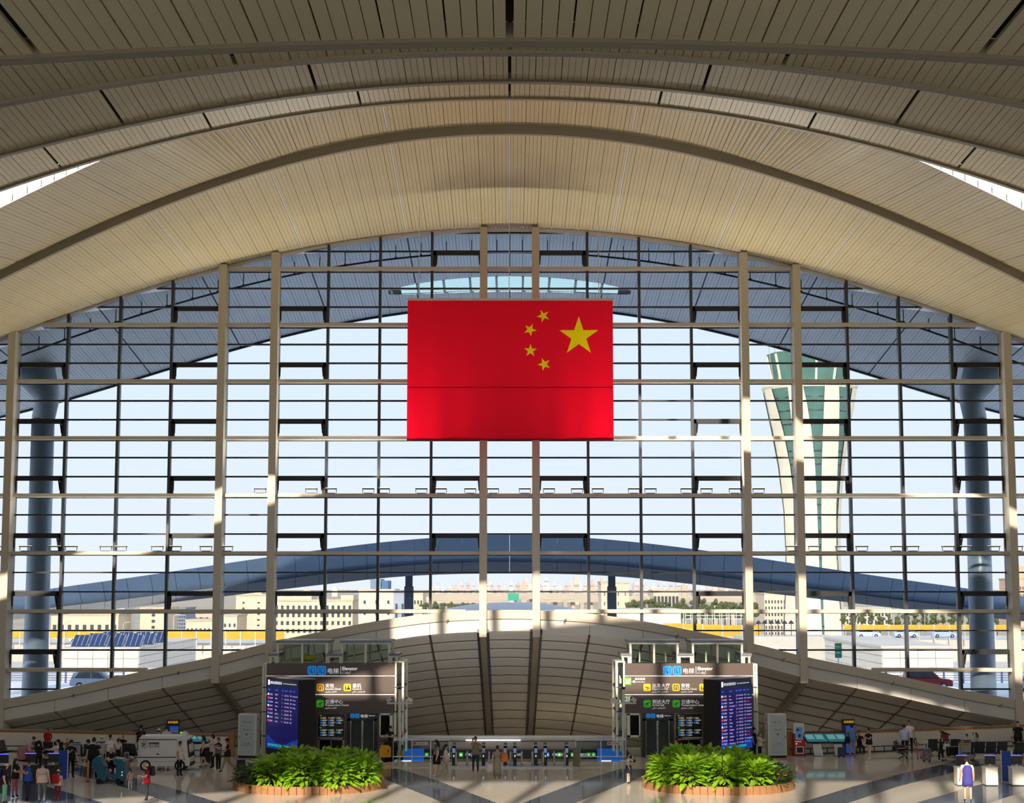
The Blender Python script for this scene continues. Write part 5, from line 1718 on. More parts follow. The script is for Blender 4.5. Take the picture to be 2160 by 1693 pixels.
MB().box(vx(375.5), vx(383), .4, .75, vz(1549), vz(1547)).build('status_lamp', mat('lamp_green', (90, 240, 80), .4, emit=(90, 240, 80), es=1.2), rf)
MB().box(vx(377), vx(381), .5, .65, vz(1546), vz(1543.5)).build('lidar', M_black, rf)
MB().box(vx(290.5), vx(372), -.015, .0, vz(1561.2), vz(1559.8)).build('roof_line', M_black, t)
MB().box(vx(288.5), vx(371), -.015, 0, vz(1598.4), vz(1596.8)).build('waist_line', M_black, t)
MB().box(vx(318), vx(372), -.008, 0, vz(1606.5), vz(1606)).build('skirt_line', M_trim, t)
MB().box(vx(372), vx(372.6), -.008, 0, vz(1597), vz(1561)).build('door_gap', M_trim, t)
MB().box(vx(293.5), vx(294), -.008, 0, vz(1597), vz(1561)).build('door_gap', M_trim, t)
MB().box(vx(329), vx(335), -.02, 0, vz(1592), vz(1590)).build('door_handle', M_black, t)
MB().prism([(vx(393), vz(1563)), (vx(395.5), vz(1563)), (vx(400.5), vz(1597)), (vx(397.5), vz(1599))], 'y', -.012, 1.16).build('front_screen', M_black, t)
MB().box(vx(399), vx(402), .05, 1.1, vz(1616), vz(1609)).build('bumper', M_black, t)
for px in (306.5, 379.5):
    for y in (.02, 1.0):
        wh = MB().tube([(vx(px), y - .08, .25), (vx(px), y + .1, .25)], .255, 24).build('wheel', M_tyre, t)
        MB().tube([(vx(px), y - .1, .25), (vx(px), y + .08, .25)], .165, 20).build('hub_cap', M_vw, wh)
        m = MB()
        for q in range(5):
            an = q * 1.257
            m.bar((vx(px) + .04 * math.cos(an), y - .11, .25 + .04 * math.sin(an)), (vx(px) + .15 * math.cos(an), y - .11, .25 + .15 * math.sin(an)), .02, .02)
        m.build('spoke', M_dark, wh)
lx, lz, lr = vx(303.2), vz(1571), .168
ring = MB()
vs, fs = [], []
for k in range(32):
    a = 2 * math.pi * k / 32
    for rr in (lr, lr * .86):
        vs.append((lx + rr * math.cos(a), -.008, lz + rr * math.sin(a)))
for k in range(32):
    if k in (0, 31, 15, 16):
        continue
    j = (k + 1) % 32
    fs.append((2 * k, 2 * j, 2 * j + 1, 2 * k + 1))
ring.add(vs, fs).build('logo_ring', M_ink, t)
text('logo_letters', 'SF', .2, (lx - .115, -.008, lz - .07), M_ink, t, bold=.008)
text('lettering', 'EXPRESS', .135, (vx(312.6), -.008, vz(1570.5)), M_ink, t, bold=.008)
text('lettering', '顺丰速运', .125, (vx(312.4), -.008, vz(1576.6)), M_ink, t, spacing=1.12)

# ---- information kiosk cluster right of the right cabinet
M_kred = mat('kiosk_red', (176, 16, 30), .35)
p = onfloor(1687, 1594)
t = thing('vending_kiosk', 'red and white kiosk with a tall screen', 'kiosk', p)
MB().box(-.3, .3, 0, .45, .03, 1.15).build('lower_body', M_kred, t)
MB().box(-.3, .26, .02, .4, 1.15, 1.68).build('upper_body', M_white, t)
MB().box(-.32, .32, -.05, .5, 0, .03).build('base_plate', M_black, t)
s_ = MB().box(-.2, .18, -.03, .02, .85, 1.6).build('screen_frame', M_white, t)
MB().box(-.17, .15, -.04, -.03, .9, 1.5).build('screen', mat('kiosk_screen', (40, 90, 130), .2, emit=(40, 96, 140), es=.4), s_)
MB().ell((0, -.045, 1.05), (.07, .01, .08), 0, 10, 6).box(-.16, -.02, -.045, -.04, 1.3, 1.42).build('screen_figure', mat('kiosk_dark', (60, 24, 34), .4), s_)
w_ = MB().box(-.2, .22, -.02, .01, .12, .5).build('hatch_frame', M_white, t)
MB().box(-.15, .17, -.03, -.02, .17, .45).build('hatch', M_black, w_)
text('lettering', '共享充电宝', .07, (-.24, -.01, .72), M_lit, t)
MB().box(-.2, -.12, -.012, 0, .6, .66).build('mark', M_lit, t)

M_tsc = mat('table_screen', (40, 110, 124), .15, emit=(44, 120, 136), es=.35)
M_tsc2 = mat('table_screen_pale', (110, 170, 170), .2, emit=(110, 170, 170), es=.35)
def info_table(px, lab):
    p = onfloor(px, 1594)
    t = thing('info_table', lab, 'display', p, group='tilted touch tables')
    # wide sloping touch table on a broad white foot
    def P(x, v): return (x + .12 - .28 * v, -.22 + .3 * v, .72 + .47 * v)
    sl = MB()
    a, b, c, d = P(-.62, 0), P(.56, 0), P(.56, 1), P(-.62, 1)
    up_ = Vector((0, .05, -.06))
    sl.hexa([tuple(Vector(q) + up_) for q in (a, b, c, d)] + [a, b, c, d])
    tb = sl.build('table_top', M_black, t)
    def Q(x, v, k=.006): return tuple(Vector(P(x, v)) + Vector((0, -k, k)))
    MB().add([Q(-.57, .08), Q(.51, .08), Q(.51, .92), Q(-.57, .92)], [(0, 1, 2, 3)]).build('screen', M_tsc, tb, fixn=False)
    MB().add([Q(-.5, .34, .01), Q(-.1, .34, .01), Q(-.1, .8, .01), Q(-.5, .8, .01)], [(0, 1, 2, 3)]).build('screen_window', M_tsc2, tb, fixn=False)
    MB().add([Q(0, .34, .01), Q(.4, .34, .01), Q(.4, .8, .01), Q(0, .8, .01)], [(0, 1, 2, 3)]).build('screen_window', M_tsc2, tb, fixn=False)
    MB().prism([(-.12, .0), (.36, .0), (.22, .62), (-.2, .62)], 'y', -.12, .12).build('foot', M_cabw, t)
    MB().box(-.16, .2, -.02, .1, .6, .78).build('neck', M_cabw, t)
    MB().box(-.18, .42, -.2, .25, 0, .02).build('foot_plate', M_dark, t)
    return t
info_table(1722, 'wide tilted touch table on a white foot, next to the red kiosk')
info_table(1767, 'wide tilted touch table on a white foot, next to the tall blue help sign')
info_table(418, 'wide tilted touch table partly hidden by the delivery van')
def help_pillar(px, py, lab, txt):
    p = onfloor(px, py)
    t = thing('help_pillar', lab, 'sign', p)
    MB().box(-.3, .3, 0, .3, 0, 1.75).build('pillar', mat('pillar_grey', (70, 70, 74), .4), t)
    MB().box(-.14, .3, -.02, 0, .1, 1.5).build('blue_face', mat('pillar_blue', (40, 84, 190), .3, emit=(40, 84, 190), es=.3), t)
    MB().box(-.12, .28, -.03, -.02, 1.0, 1.3).build('poster', mat('poster_pale', (190, 200, 220), .4), t)
    h = MB().box(-.32, .32, -.04, .3, 1.55, 1.84).build('sign_head', M_black, t)
    text('lettering', txt, .14, (-.26, -.05, 1.66), mat('amber_lettering', (250, 190, 20), .4, emit=(250, 190, 20), es=.5), h)
    return t
help_pillar(1791, 1591, 'tall blue help pillar with amber lettering, behind the blue tee and khaki trousers', '自助服务')
help_pillar(363, 1592, 'tall blue help pillar with amber lettering, above the delivery van', '自助服务')

# ---- airport seats
M_seat = mat('seat_vinyl', (52, 52, 54), .4)
M_leg = mat('seat_leg', (28, 28, 30), .3, .4)
seatpart = MB()
for (y0, z0, y1, z1, th) in ((-.25, .42, .2, .38, .06),):
    seatpart.hexa([(-.26, y0, z0 - th), (.26, y0, z0 - th), (.26, y1, z1 - th), (-.26, y1, z1 - th), (-.26, y0, z0), (.26, y0, z0), (.26, y1, z1), (-.26, y1, z1)])
ME_cush = seatpart.mesh('seat', M_seat)
bk = MB().hexa([(-.26, .16, .36), (.26, .16, .36), (.26, .23, .34), (-.26, .23, .34), (-.25, .36, .92), (.25, .36, .92), (.25, .42, .9), (-.25, .42, .9)])
ME_back = bk.mesh('backrest', M_seat)
def seat_row(lab, n, loc, rz):
    t = thing('seat_row', lab, 'seats', loc, rz, group='rows of black waiting seats')
    W = n * .58
    MB().box(-W / 2, W / 2, -.03, .05, .28, .34).build('beam', M_leg, t)
    for k in range(n):
        x = -W / 2 + .29 + k * .58
        s = link('seat', ME_cush, t, (x, 0, 0))
        link('backrest', ME_back, t, (x, 0, 0))
    for k in range(n + 1):
        x = -W / 2 + k * .58
        MB().tube([(x, .2, .36), (x, .18, .58), (x, -.22, .6)], .018, 5).build('armrest', M_steel, t)
    for x in ((-W / 2 + .45, W / 2 - .45) if n > 2 else (0,)):
        for s in (-1, 1):
            MB().tube([(x, 0, .3), (x + s * .28, -.05, .17), (x + s * .1, -.2 * s, 0.02)], .026, 6).build('leg', M_leg, t)
    return t
def fl(px, py): return onfloor(px, py)
R = math.radians
seat_row('row of four black seats seen from behind at the right', 4, fl(2076, 1600), R(180))
seat_row('row of black seats behind the grey stickered suitcase', 3, fl(1990, 1594), R(176))
seat_row('pair of black seats holding a dark bag, below the two persons in pale shirts', 2, fl(1905, 1600), R(70))
seat_row('row of black seats cut by the right edge of the picture', 3, fl(2163, 1600), R(200))
seat_row('row of black seats behind the black uniformed person', 3, fl(106, 1600), R(172))
seat_row('black seats cut by the left edge of the picture', 2, fl(2, 1600), R(60))
seat_row('pair of black seats beside the person in the black shirt', 2, fl(178, 1606), R(180))
seat_row('pair of black seats left of the delivery van', 2, fl(277, 1604), R(150))

# ---- suitcases, trolleys, bags
def suitcase(lab, loc, rz, col, w=.42, d=.26, h=.62, lean=0.0, handle=.35, group='suitcases', dots=None):
    t = thing('suitcase', lab, 'suitcase', loc, rz, group=group)
    m = mat('case_%d_%d_%d' % col, col, .4)
    b = MB().box(-w / 2, w / 2, -d / 2, d / 2, .07, h).build('shell', m, t)
    md = b.modifiers.new('soft', 'BEVEL'); md.width = .035; md.segments = 2
    g = MB()
    for k in range(4):
        x = -w / 2 + w * (k + .6) / 4.2
        g.box(x, x + .02, -d / 2 - .008, -d / 2, .12, h - .06)
    g.build('rib', m, t)
    for sx in (-1, 1):
        for sy in (-1, 1):
            MB().tube([(sx * (w / 2 - .06) - .02, sy * (d / 2 - .05), .035), (sx * (w / 2 - .06) + .02, sy * (d / 2 - .05), .035)], .035, 8).build('wheel', M_tyre, t)
    if handle:
        MB().bar((-.09, d / 2 - .04, h), (-.09, d / 2 - .04, h + handle), .02, .02).bar((.09, d / 2 - .04, h), (.09, d / 2 - .04, h + handle), .02, .02).bar((-.11, d / 2 - .04, h + handle), (.11, d / 2 - .04, h + handle), .03, .03).build('pull_handle', M_steel, t)
    if dots:
        for (x, z) in dots:
            MB().box(x, x + .09, -d / 2 - .014, -d / 2 - .009, z, z + .07).build('sticker', mat('sticker_pink', (226, 96, 110), .6), t)
    if lean:
        t.rotation_euler = (lean, 0, rz)
    return t
suitcase('pink soft suitcase standing at the left seats', fl(47, 1604), 0, (176, 116, 114), .46, .28, .7)
suitcase('dark red suitcase behind the pink soft suitcase', fl(44, 1598), .3, (84, 22, 30), .4, .26, .5, handle=0)
suitcase('large black suitcase beside the person in pink', fl(434, 1609), 0, (22, 22, 24), .5, .32, .78, handle=.4)
suitcase('small black suitcase trailing behind the walking person', fl(508, 1628), R(20), (20, 20, 22), .4, .26, .6, lean=-.0, handle=0)
suitcase('dark blue suitcase before the touch table', fl(1775, 1597), 0, (28, 52, 84), .36, .24, .52, handle=0)
suitcase('grey suitcase with pink stickers by the seats', fl(1955, 1606), 0, (104, 106, 110), .4, .28, .68, handle=.3, dots=[(-.1, .42), (.02, .36), (-.06, .28), (-.12, .2), (.0, .17)])
suitcase('pink suitcase right of the teal ride', fl(266, 1622), 0, (176, 110, 108), .34, .24, .5, handle=.3)
suitcase('brown trunk on the floor behind the person with the ponytail', fl(263, 1606), 0, (92, 62, 40), .36, .26, .42, handle=0)
def bag(name, lab, loc, r, col, cat='bag', straps=True):
    t = thing(name, lab, cat, loc)
    m = mat('bag_%d_%d_%d' % col, col, .7)
    MB().lathe([(.5, 0), (.95, .12), (1, .5), (.85, .85), (.5, 1.0)], n=14, sx=r[0], sy=r[1]).xf(Matrix.Diagonal((1, 1, r[2], 1))).build('pouch', m, t, True)
    if straps:
        MB().tube([(-r[0] * .5, 0, r[2] * .9), (-r[0] * .4, 0, r[2] * 1.35), (r[0] * .4, 0, r[2] * 1.35), (r[0] * .5, 0, r[2] * .9)], .015, 5).build('strap', m, t)
    return t
p = fl(1899, 1600)
bag('travel_bag', 'dark soft bag lying on the seat pair', (p.x - .1, p.y - .2, .43), (.36, .22, .3), (34, 34, 38))
p = fl(2010, 1604)
suitcase('black suitcase lying on the luggage trolley', (p.x, p.y, .22), R(10), (26, 26, 28), .6, .34, .5, handle=0)
p = fl(1994, 1600)
bag('travel_bag', 'white and blue shopping bag held by the seated person', (p.x - .1, p.y - .75, .5), (.2, .12, .34), (214, 210, 200))
def trolley(lab, loc, rz, sign=False):
    t = thing('luggage_trolley', lab, 'trolley', loc, rz, group='luggage trolleys')
    m = MB()
    for s in (-1, 1):
        m.tube([(s * .27, .45, .12), (s * .27, -.35, .16), (s * .27, -.42, .3), (s * .29, -.46, 1.0)], .02, 6)
    m.build('frame', M_steel, t)
    MB().box(-.27, .27, -.36, .42, .14, .17).build('deck', M_steel, t)
    MB().tube([(-.3, -.5, 1.02), (.3, -.5, 1.02)], .028, 8).build('handle', M_black, t)
    g = MB().box(-.28, .28, -.44, -.42, .42, .9).build('front_panel', mat('trolley_grey', (170, 170, 166), .4), t)
    if sign:
        b = MB().box(-.24, .24, -.46, -.44, .74, .9).build('advert_plate', mat('trolley_yellow', (226, 166, 40), .5), t)
        text('lettering', '行李手推车', .085, (-.22, -.465, .79), M_redp, b)
    for x, y in ((-.26, .4), (.26, .4), (0, -.34)):
        MB().tube([(x - .02, y, .06), (x + .02, y, .06)], .06, 10).build('wheel', M_tyre, t)
    return t
trolley('luggage trolley with a yellow plate beside the four seats', fl(2030, 1602), R(8), True)
trolley('luggage trolley carrying the black suitcase', fl(2008, 1605), R(60))
trolley('luggage trolley right of the black uniformed person', fl(166, 1607), R(-12))
trolley('luggage trolley pushed by the person with the white cap', fl(215, 1606), R(14))

# ---- check counters at the lower corners
M_ctr = mat('counter_white', (236, 230, 216), .35)
M_led = mat('led_blue', (70, 80, 240), .4, emit=(80, 90, 255), es=1.2)
def counter(lab, px, py, dark=False):
    p = fl(px, py)
    t = thing('check_counter', lab, 'counter', p, group='check counters')
    MB().box(-.27, .27, 0, .6, .04, .78).build('cabinet', M_frame if dark else M_ctr, t)
    MB().box(-.25, .25, .02, .58, 0, .04).build('plinth', M_black, t)
    MB().box(-.3, .3, -.03, .62, .78, .81).build('worktop', M_ctr if not dark else M_black, t)
    MB().box(-.05, .05, .2, .3, .81, .95).build('monitor_arm', M_ctr, t)
    s = MB().box(-.24, .24, .2, .24, .92, 1.3).build('monitor', M_frame, t)
    MB().box(-.24, .24, .18, .26, 1.3, 1.33).build('led_strip', M_led, s)
    return t
counter('white check counter with a monitor behind the violet waistcoat', 2033, 1657)
counter('white check counter with a monitor left of the blue standing banner', 2093, 1657)
counter('white check counter with a monitor at the right edge', 2149, 1657)
counter('dark check counter with a blue lit monitor behind the royal blue tee', 60, 1652, True)
counter('dark check counter with a blue lit monitor behind the beige shirt', 109, 1652, True)
counter('dark check counter at the left edge', 2, 1654, True)
def banner(lab, px, py, h):
    p = fl(px, py)
    t = thing('standing_banner', lab, 'banner', p, rz=R(50 if px < 1000 else -50))
    MB().box(-.25, .25, -.02, .02, .05, h).build('panel', mat('banner_blue', (40, 84, 176), .4), t)
    MB().box(.25, .3, -.03, .03, 0, h + .02).build('side_post', M_white, t)
    MB().box(-.3, -.25, -.03, .03, 0, h + .02).build('side_post', M_white, t)
banner('narrow blue standing banner beside the black uniformed person', 130.5, 1646, 1.35)
banner('narrow blue standing banner between the white counters', 2125, 1650, 1.4)
p = fl(185, 1648)
t = thing('barrier_post', 'slim orange post in front of the person in the black shirt', 'post', p)
MB().lathe([(.055, .03), (.055, .9), (.03, .94)], n=12).build('shaft', mat('post_orange', (222, 140, 80), .5), t, True)
MB().lathe([(.14, 0), (.14, .02), (.06, .04)], n=14).build('base', M_black, t)

# ---- teal ride-on
M_teal2 = mat('ride_teal', (16, 92, 112), .3, vary=.06, scale=2)
p = fl(230, 1652)
t = thing('ride_on_cart', 'teal curved ride on cart with a seated person', 'cart', p)
q = 46.5
def rx_(px): return (px - 230) / q
def rz_(py): return (1652 - py) / q
MB().prism([(rx_(195), rz_(1612)), (rx_(197), rz_(1602)), (rx_(204), rz_(1596)), (rx_(212), rz_(1595)), (rx_(214), rz_(1602)), (rx_(217), rz_(1608)), (rx_(224), rz_(1618)), (rx_(228), rz_(1632)), (rx_(224), rz_(1645)), (rx_(212), rz_(1646)), (rx_(206), rz_(1628)), (rx_(198), rz_(1620))], 'y', -.3, .42).build('seat_shell', M_teal2, t)
MB().prism([(rx_(238), rz_(1603)), (rx_(245), rz_(1600)), (rx_(258), rz_(1600)), (rx_(263), rz_(1606)), (rx_(267), rz_(1630)), (rx_(267), rz_(1645)), (rx_(236), rz_(1645)), (rx_(237), rz_(1632)), (rx_(247), rz_(1628)), (rx_(246), rz_(1612))], 'y', -.3, .42).build('front_shell', M_teal2, t)
MB().box(rx_(212), rx_(250), -.28, .4, .1, .22).build('foot_deck', M_black, t)
for px in (212, 252):
    MB().tube([(rx_(px), -.32, .13), (rx_(px), -.22, .13)], .13, 14).tube([(rx_(px), .34, .13), (rx_(px), .44, .13)], .13, 14).build('wheel', M_tyre, t)
for pz in (1627, 1633):
    MB().prism([(rx_(258), rz_(pz)), (rx_(260), rz_(pz) + .035), (rx_(262), rz_(pz)), (rx_(260), rz_(pz) - .035)], 'y', -.31, -.295).build('lamp', M_lit, t)
MB().tube([(rx_(246), 0, rz_(1604)), (rx_(241), 0, rz_(1597))], .02, 6).tube([(rx_(241), -.2, rz_(1597)), (rx_(241), .25, rz_(1597))], .02, 6).build('handlebar', M_black, t)

# ---- floor scrubber with yellow panels
M_sy = mat('scrubber_yellow', (232, 168, 10), .4)
p = fl(826, 1604)
t = thing('floor_scrubber', 'black and yellow ride on floor scrubber beside the left elevator block', 'machine', p)
q = 41.5
MB().box(-.55, .55, 0, .9, .16, .72).build('chassis', M_black, t)
MB().prism([(-.6, .18), (-.22, .18), (-.2, .45), (-.12, .78), (-.52, .8), (-.6, .5)], 'y', -.1, .0).build('side_cover', M_sy, t)
w_ = MB().box(-.3, -.02, -.16, -.12, .3, .72).prism([(-.32, .3), (0, .3), (-.04, .2), (-.28, .2)], 'y', -.16, -.12).build('warning_board', M_sy, t)
MB().prism([(-.22, .48), (-.1, .48), (-.16, .6)], 'y', -.175, -.16).build('warning_mark', M_redp, w_)
text('lettering', '小心地滑', .06, (-.29, -.17, .36), M_ink, w_)
MB().box(.28, .58, -.12, .3, .22, .52).build('bucket', M_sy, t)
MB().box(.34, .52, -.05, .2, .52, .68).build('bucket_wringer', M_sy, t)
MB().tube([(.42, 0, .5), (.5, .1, 1.35)], .018, 6).tube([(.3, .1, .6), (.34, .3, 1.25)], .018, 6).build('mop_handle', mat('mop_red', (190, 50, 40), .5), t)
MB().ell((.5, .1, 1.38), (.09, .05, .13), 0, 8, 5).build('mop_head', mat('mop_pink', (206, 150, 140), .8), t)
for px in (-.4, .45):
    MB().tube([(px, -.04, .14), (px, .08, .14)], .14, 14).tube([(px, .78, .14), (px, .9, .14)], .14, 14).build('wheel', M_tyre, t)
MB().box(-.2, .25, .2, .75, .72, .9).build('seat', M_black, t)
MB().tube([(-.3, .4, .75), (-.42, .35, 1.0)], .02, 6).tube([(-.44, .2, 1.0), (-.4, .52, 1.02)], .02, 6).build('steering_bar', M_black, t)
# red and black stroller behind the seats
p = fl(1998, 1592)
t = thing('stroller', 'red stroller with a black hood behind the seats', 'stroller', (p.x, p.y + .6, 0))
MB().prism([(-.15, .6), (.18, .55), (.2, 1.0), (-.1, 1.1)], 'y', -.2, .2).build('seat', mat('stroller_red', (176, 30, 46), .6), t)
MB().prism([(-.18, 1.12), (.28, .98), (.3, 1.04), (-.12, 1.22)], 'y', -.22, .22).build('hood', M_black, t)
MB().tube([(.1, 0, .6), (-.2, -.2, .1)], .02, 6).tube([(.1, 0, .6), (.25, .2, .1)], .02, 6).build('frame', M_dark, t)
for x, y in ((-.2, -.2), (.25, .2), (-.2, .2), (.25, -.2)):
    MB().tube([(x - .02, y, .09), (x + .02, y, .09)], .09, 10).build('wheel', M_tyre, t)
# ================================================================== PEOPLE
SKIN = [(224, 178, 146), (206, 158, 126), (190, 140, 108), (232, 190, 162)]
def cloth(col):
    return mat('cloth_%d_%d_%d' % col, col, .85, vary=.05, scale=6)
def skinm(k):
    c = SKIN[k % 4]
    return mat('skin_%d_%d_%d' % c, c, .55)
M_eye = mat('eye_dark', (30, 24, 22), .4)
M_lip = mat('lip', (160, 86, 80), .5)
def rot2(v, a):   # swing in the y-z plane: positive a swings forward (towards -y)
    return Vector((v.x, v.y * math.cos(a) + v.z * math.sin(a) , -v.y * math.sin(a) + v.z * math.cos(a)))
ARMS = {   # swing forward, spread, elbow bend, inward turn
    'down': (4, 10, 14, 0), 'fwd': (35, 4, 70, 18), 'hold': (30, 2, 95, 30), 'phone': (72, 6, 132, 22), 'back': (-28, 10, 38, 35), 'out': (30, 22, 25, 0),
    'walk+': (26, 5, 22, 0), 'walk-': (-26, 5, 14, 0), 'push': (48, 3, 30, 5), 'head': (140, 20, 95, 30), 'lap': (28, 4, 62, 25), 'hip': (-8, 22, 60, 50), 'chin': (58, 2, 128, 22)}
def person(label, px, head, feet, face=0, top=(40, 40, 44), legs=(30, 30, 34), shoes=(28, 28, 30), hair='short', haircol=(22, 19, 18), skin=0, arms=('down', 'down'), pose='stand',
           sleeve='short', bottom='trousers', cap=None, seat=.44, build=1.0, base=None, height=None, extra=None, look=0, lean=0):
    p = onfloor(px, feet) if base is None else Vector(base)
    if height is None:
        zt = at(px, head, p.y).z - p.z
        height = zt if pose not in ('sit', 'crouch') else zt / .76
    k = height / 1.75
    t = thing('person', label, 'person', p, R(face))
    J, E, Rr, B = [], [], [], []
    def node(v, r, b, par=None):
        J.append(v); Rr.append(r if isinstance(r, tuple) else (r, r)); B.append(b)
        if par is not None:
            E.append((par, len(J) - 1))
        return len(J) - 1
    build *= 1.14
    sit = pose in ('sit', 'crouch')
    pz = .93 if not sit else seat / k + .1
    pel = node(Vector((0, .0, pz)), (.145 * build, .105 * build), 'legs')
    ln = math.radians(lean)
    def tor(x, y, z):
        v = rot2(Vector((x, y, z)), ln)
        return J[pel] + v
    wa = node(tor(0, 0, .17), (.128 * build, .098 * build), 'top', pel)
    ch = node(tor(0, -.01, .38), (.155 * build, .11 * build), 'top', wa)
    nb = node(tor(0, .01, .535), (.06, .06), 'top', ch)
    nk = node(tor(0, -.005, .60), (.052, .052), 'skin', nb)
    hd = tor(0, -.02, .715)
    node(tor(0, -.01, .66), (.05, .05), 'skin', nk)
    hands = []
    for s, an in ((1, arms[0]), (-1, arms[1])):
        sw, sp, el, inn = [math.radians(q) for q in ARMS[an]]
        shx = .185 * (.5 + .5 * build)
        sh = node(tor(s * shx, .0, .475), .074, 'top', ch)
        ua = Vector((s * math.sin(sp) * .28, 0, -math.cos(sp) * .28))
        ua = rot2(ua, sw + ln)
        mid = node(J[sh] + ua * .55, .062, 'top', sh)
        e = node(J[sh] + ua, .05, 'top' if sleeve == 'long' else 'skin', mid)
        fa = rot2(Vector((s * math.sin(sp) * .25 * .5 - s * math.sin(inn) * .2, 0, -math.cos(sp) * .25)), sw + el + ln)
        fa = fa.normalized() * .25
        wr = node(J[e] + fa, .036, 'top' if sleeve == 'long' else 'skin', e)
        pm = node(J[wr] + fa.normalized() * .075, (.038, .03), 'skin', wr)
        hands.append((J[wr], J[pm], fa.normalized(), s))
    if pose == 'walk':
        lg = ((24, 6), (-20, 26))
    elif pose == 'sit':
        lg = ((86, 84), (82, 88))
    elif pose == 'crouch':
        lg = ((100, 118), (78, 110))
    elif pose == 'step':
        lg = ((10, 4), (-9, 14))
    else:
        lg = ((1, 1), (-2, 2))
    legb = 'legs' if bottom == 'trousers' else 'skin'
    feetp = []
    for s, (a, b) in ((1, lg[0]), (-1, lg[1])):
        a, b = math.radians(a), math.radians(b)
        hp = node(J[pel] + Vector((s * .085 * build, 0, -.05)), .088 * build, 'legs', pel)
        th = rot2(Vector((s * .015, 0, -.42)), a)
        md = node(J[hp] + th * .5, .074 * build, 'legs' if bottom != 'skirt' or sit else 'skin', hp)
        kn = node(J[hp] + th, .066 if legb == 'legs' else .055, legb, md)
        sn = rot2(Vector((0, 0, -.40)), a - b)
        cf = node(J[kn] + sn * .4, .064 if legb == 'legs' else .054, legb, kn)
        ak = node(J[kn] + sn, .036 if legb == 'skin' else .058, legb, cf)
        hl = node(J[ak] + Vector((0, .03, -.035)), .036, 'shoes', ak)
        ft = node(J[ak] + Vector((s * .02, -.12, -.045)), .034, 'shoes', ak)
        feetp.append(J[ft].z)
    dz = -min(feetp) + .034 if not sit or p.z < .05 else 0
    me = bpy.data.meshes.new('body')
    me.from_pydata([tuple((v + Vector((0, 0, dz))) * k) for v in J], E, [])
    tmp = bpy.data.objects.new('body', me)
    TMPC.objects.link(tmp)
    sk = tmp.modifiers.new('skin', 'SKIN')
    sk.use_smooth_shade = True
    sk.branch_smoothing = .6
    for i, sv in enumerate(me.skin_vertices[0].data):
        sv.radius = (Rr[i][0] * k, Rr[i][1] * k)
        sv.use_root = i == 0
    ss = tmp.modifiers.new('sub', 'SUBSURF')
    ss.levels = 1
    PEOPLE.append((t, tmp, [(J[a] + Vector((0, 0, dz)), J[b] + Vector((0, 0, dz)), B[b], B[a]) for a, b in E], k, hd + Vector((0, 0, dz)), [(a + Vector((0, 0, dz)), b + Vector((0, 0, dz)), c, s) for a, b, c, s in hands], dict(top=top, legs=legs, shoes=shoes, hair=hair, haircol=haircol, skin=skin, cap=cap, bottom=bottom, look=look, build=build, extra=extra, pel=J[pel] + Vector((0, 0, dz)), sit=sit, lean=lean)))
    return t
TMPS = bpy.data.scenes.new('workbench')
TMPC = TMPS.collection
PEOPLE = []
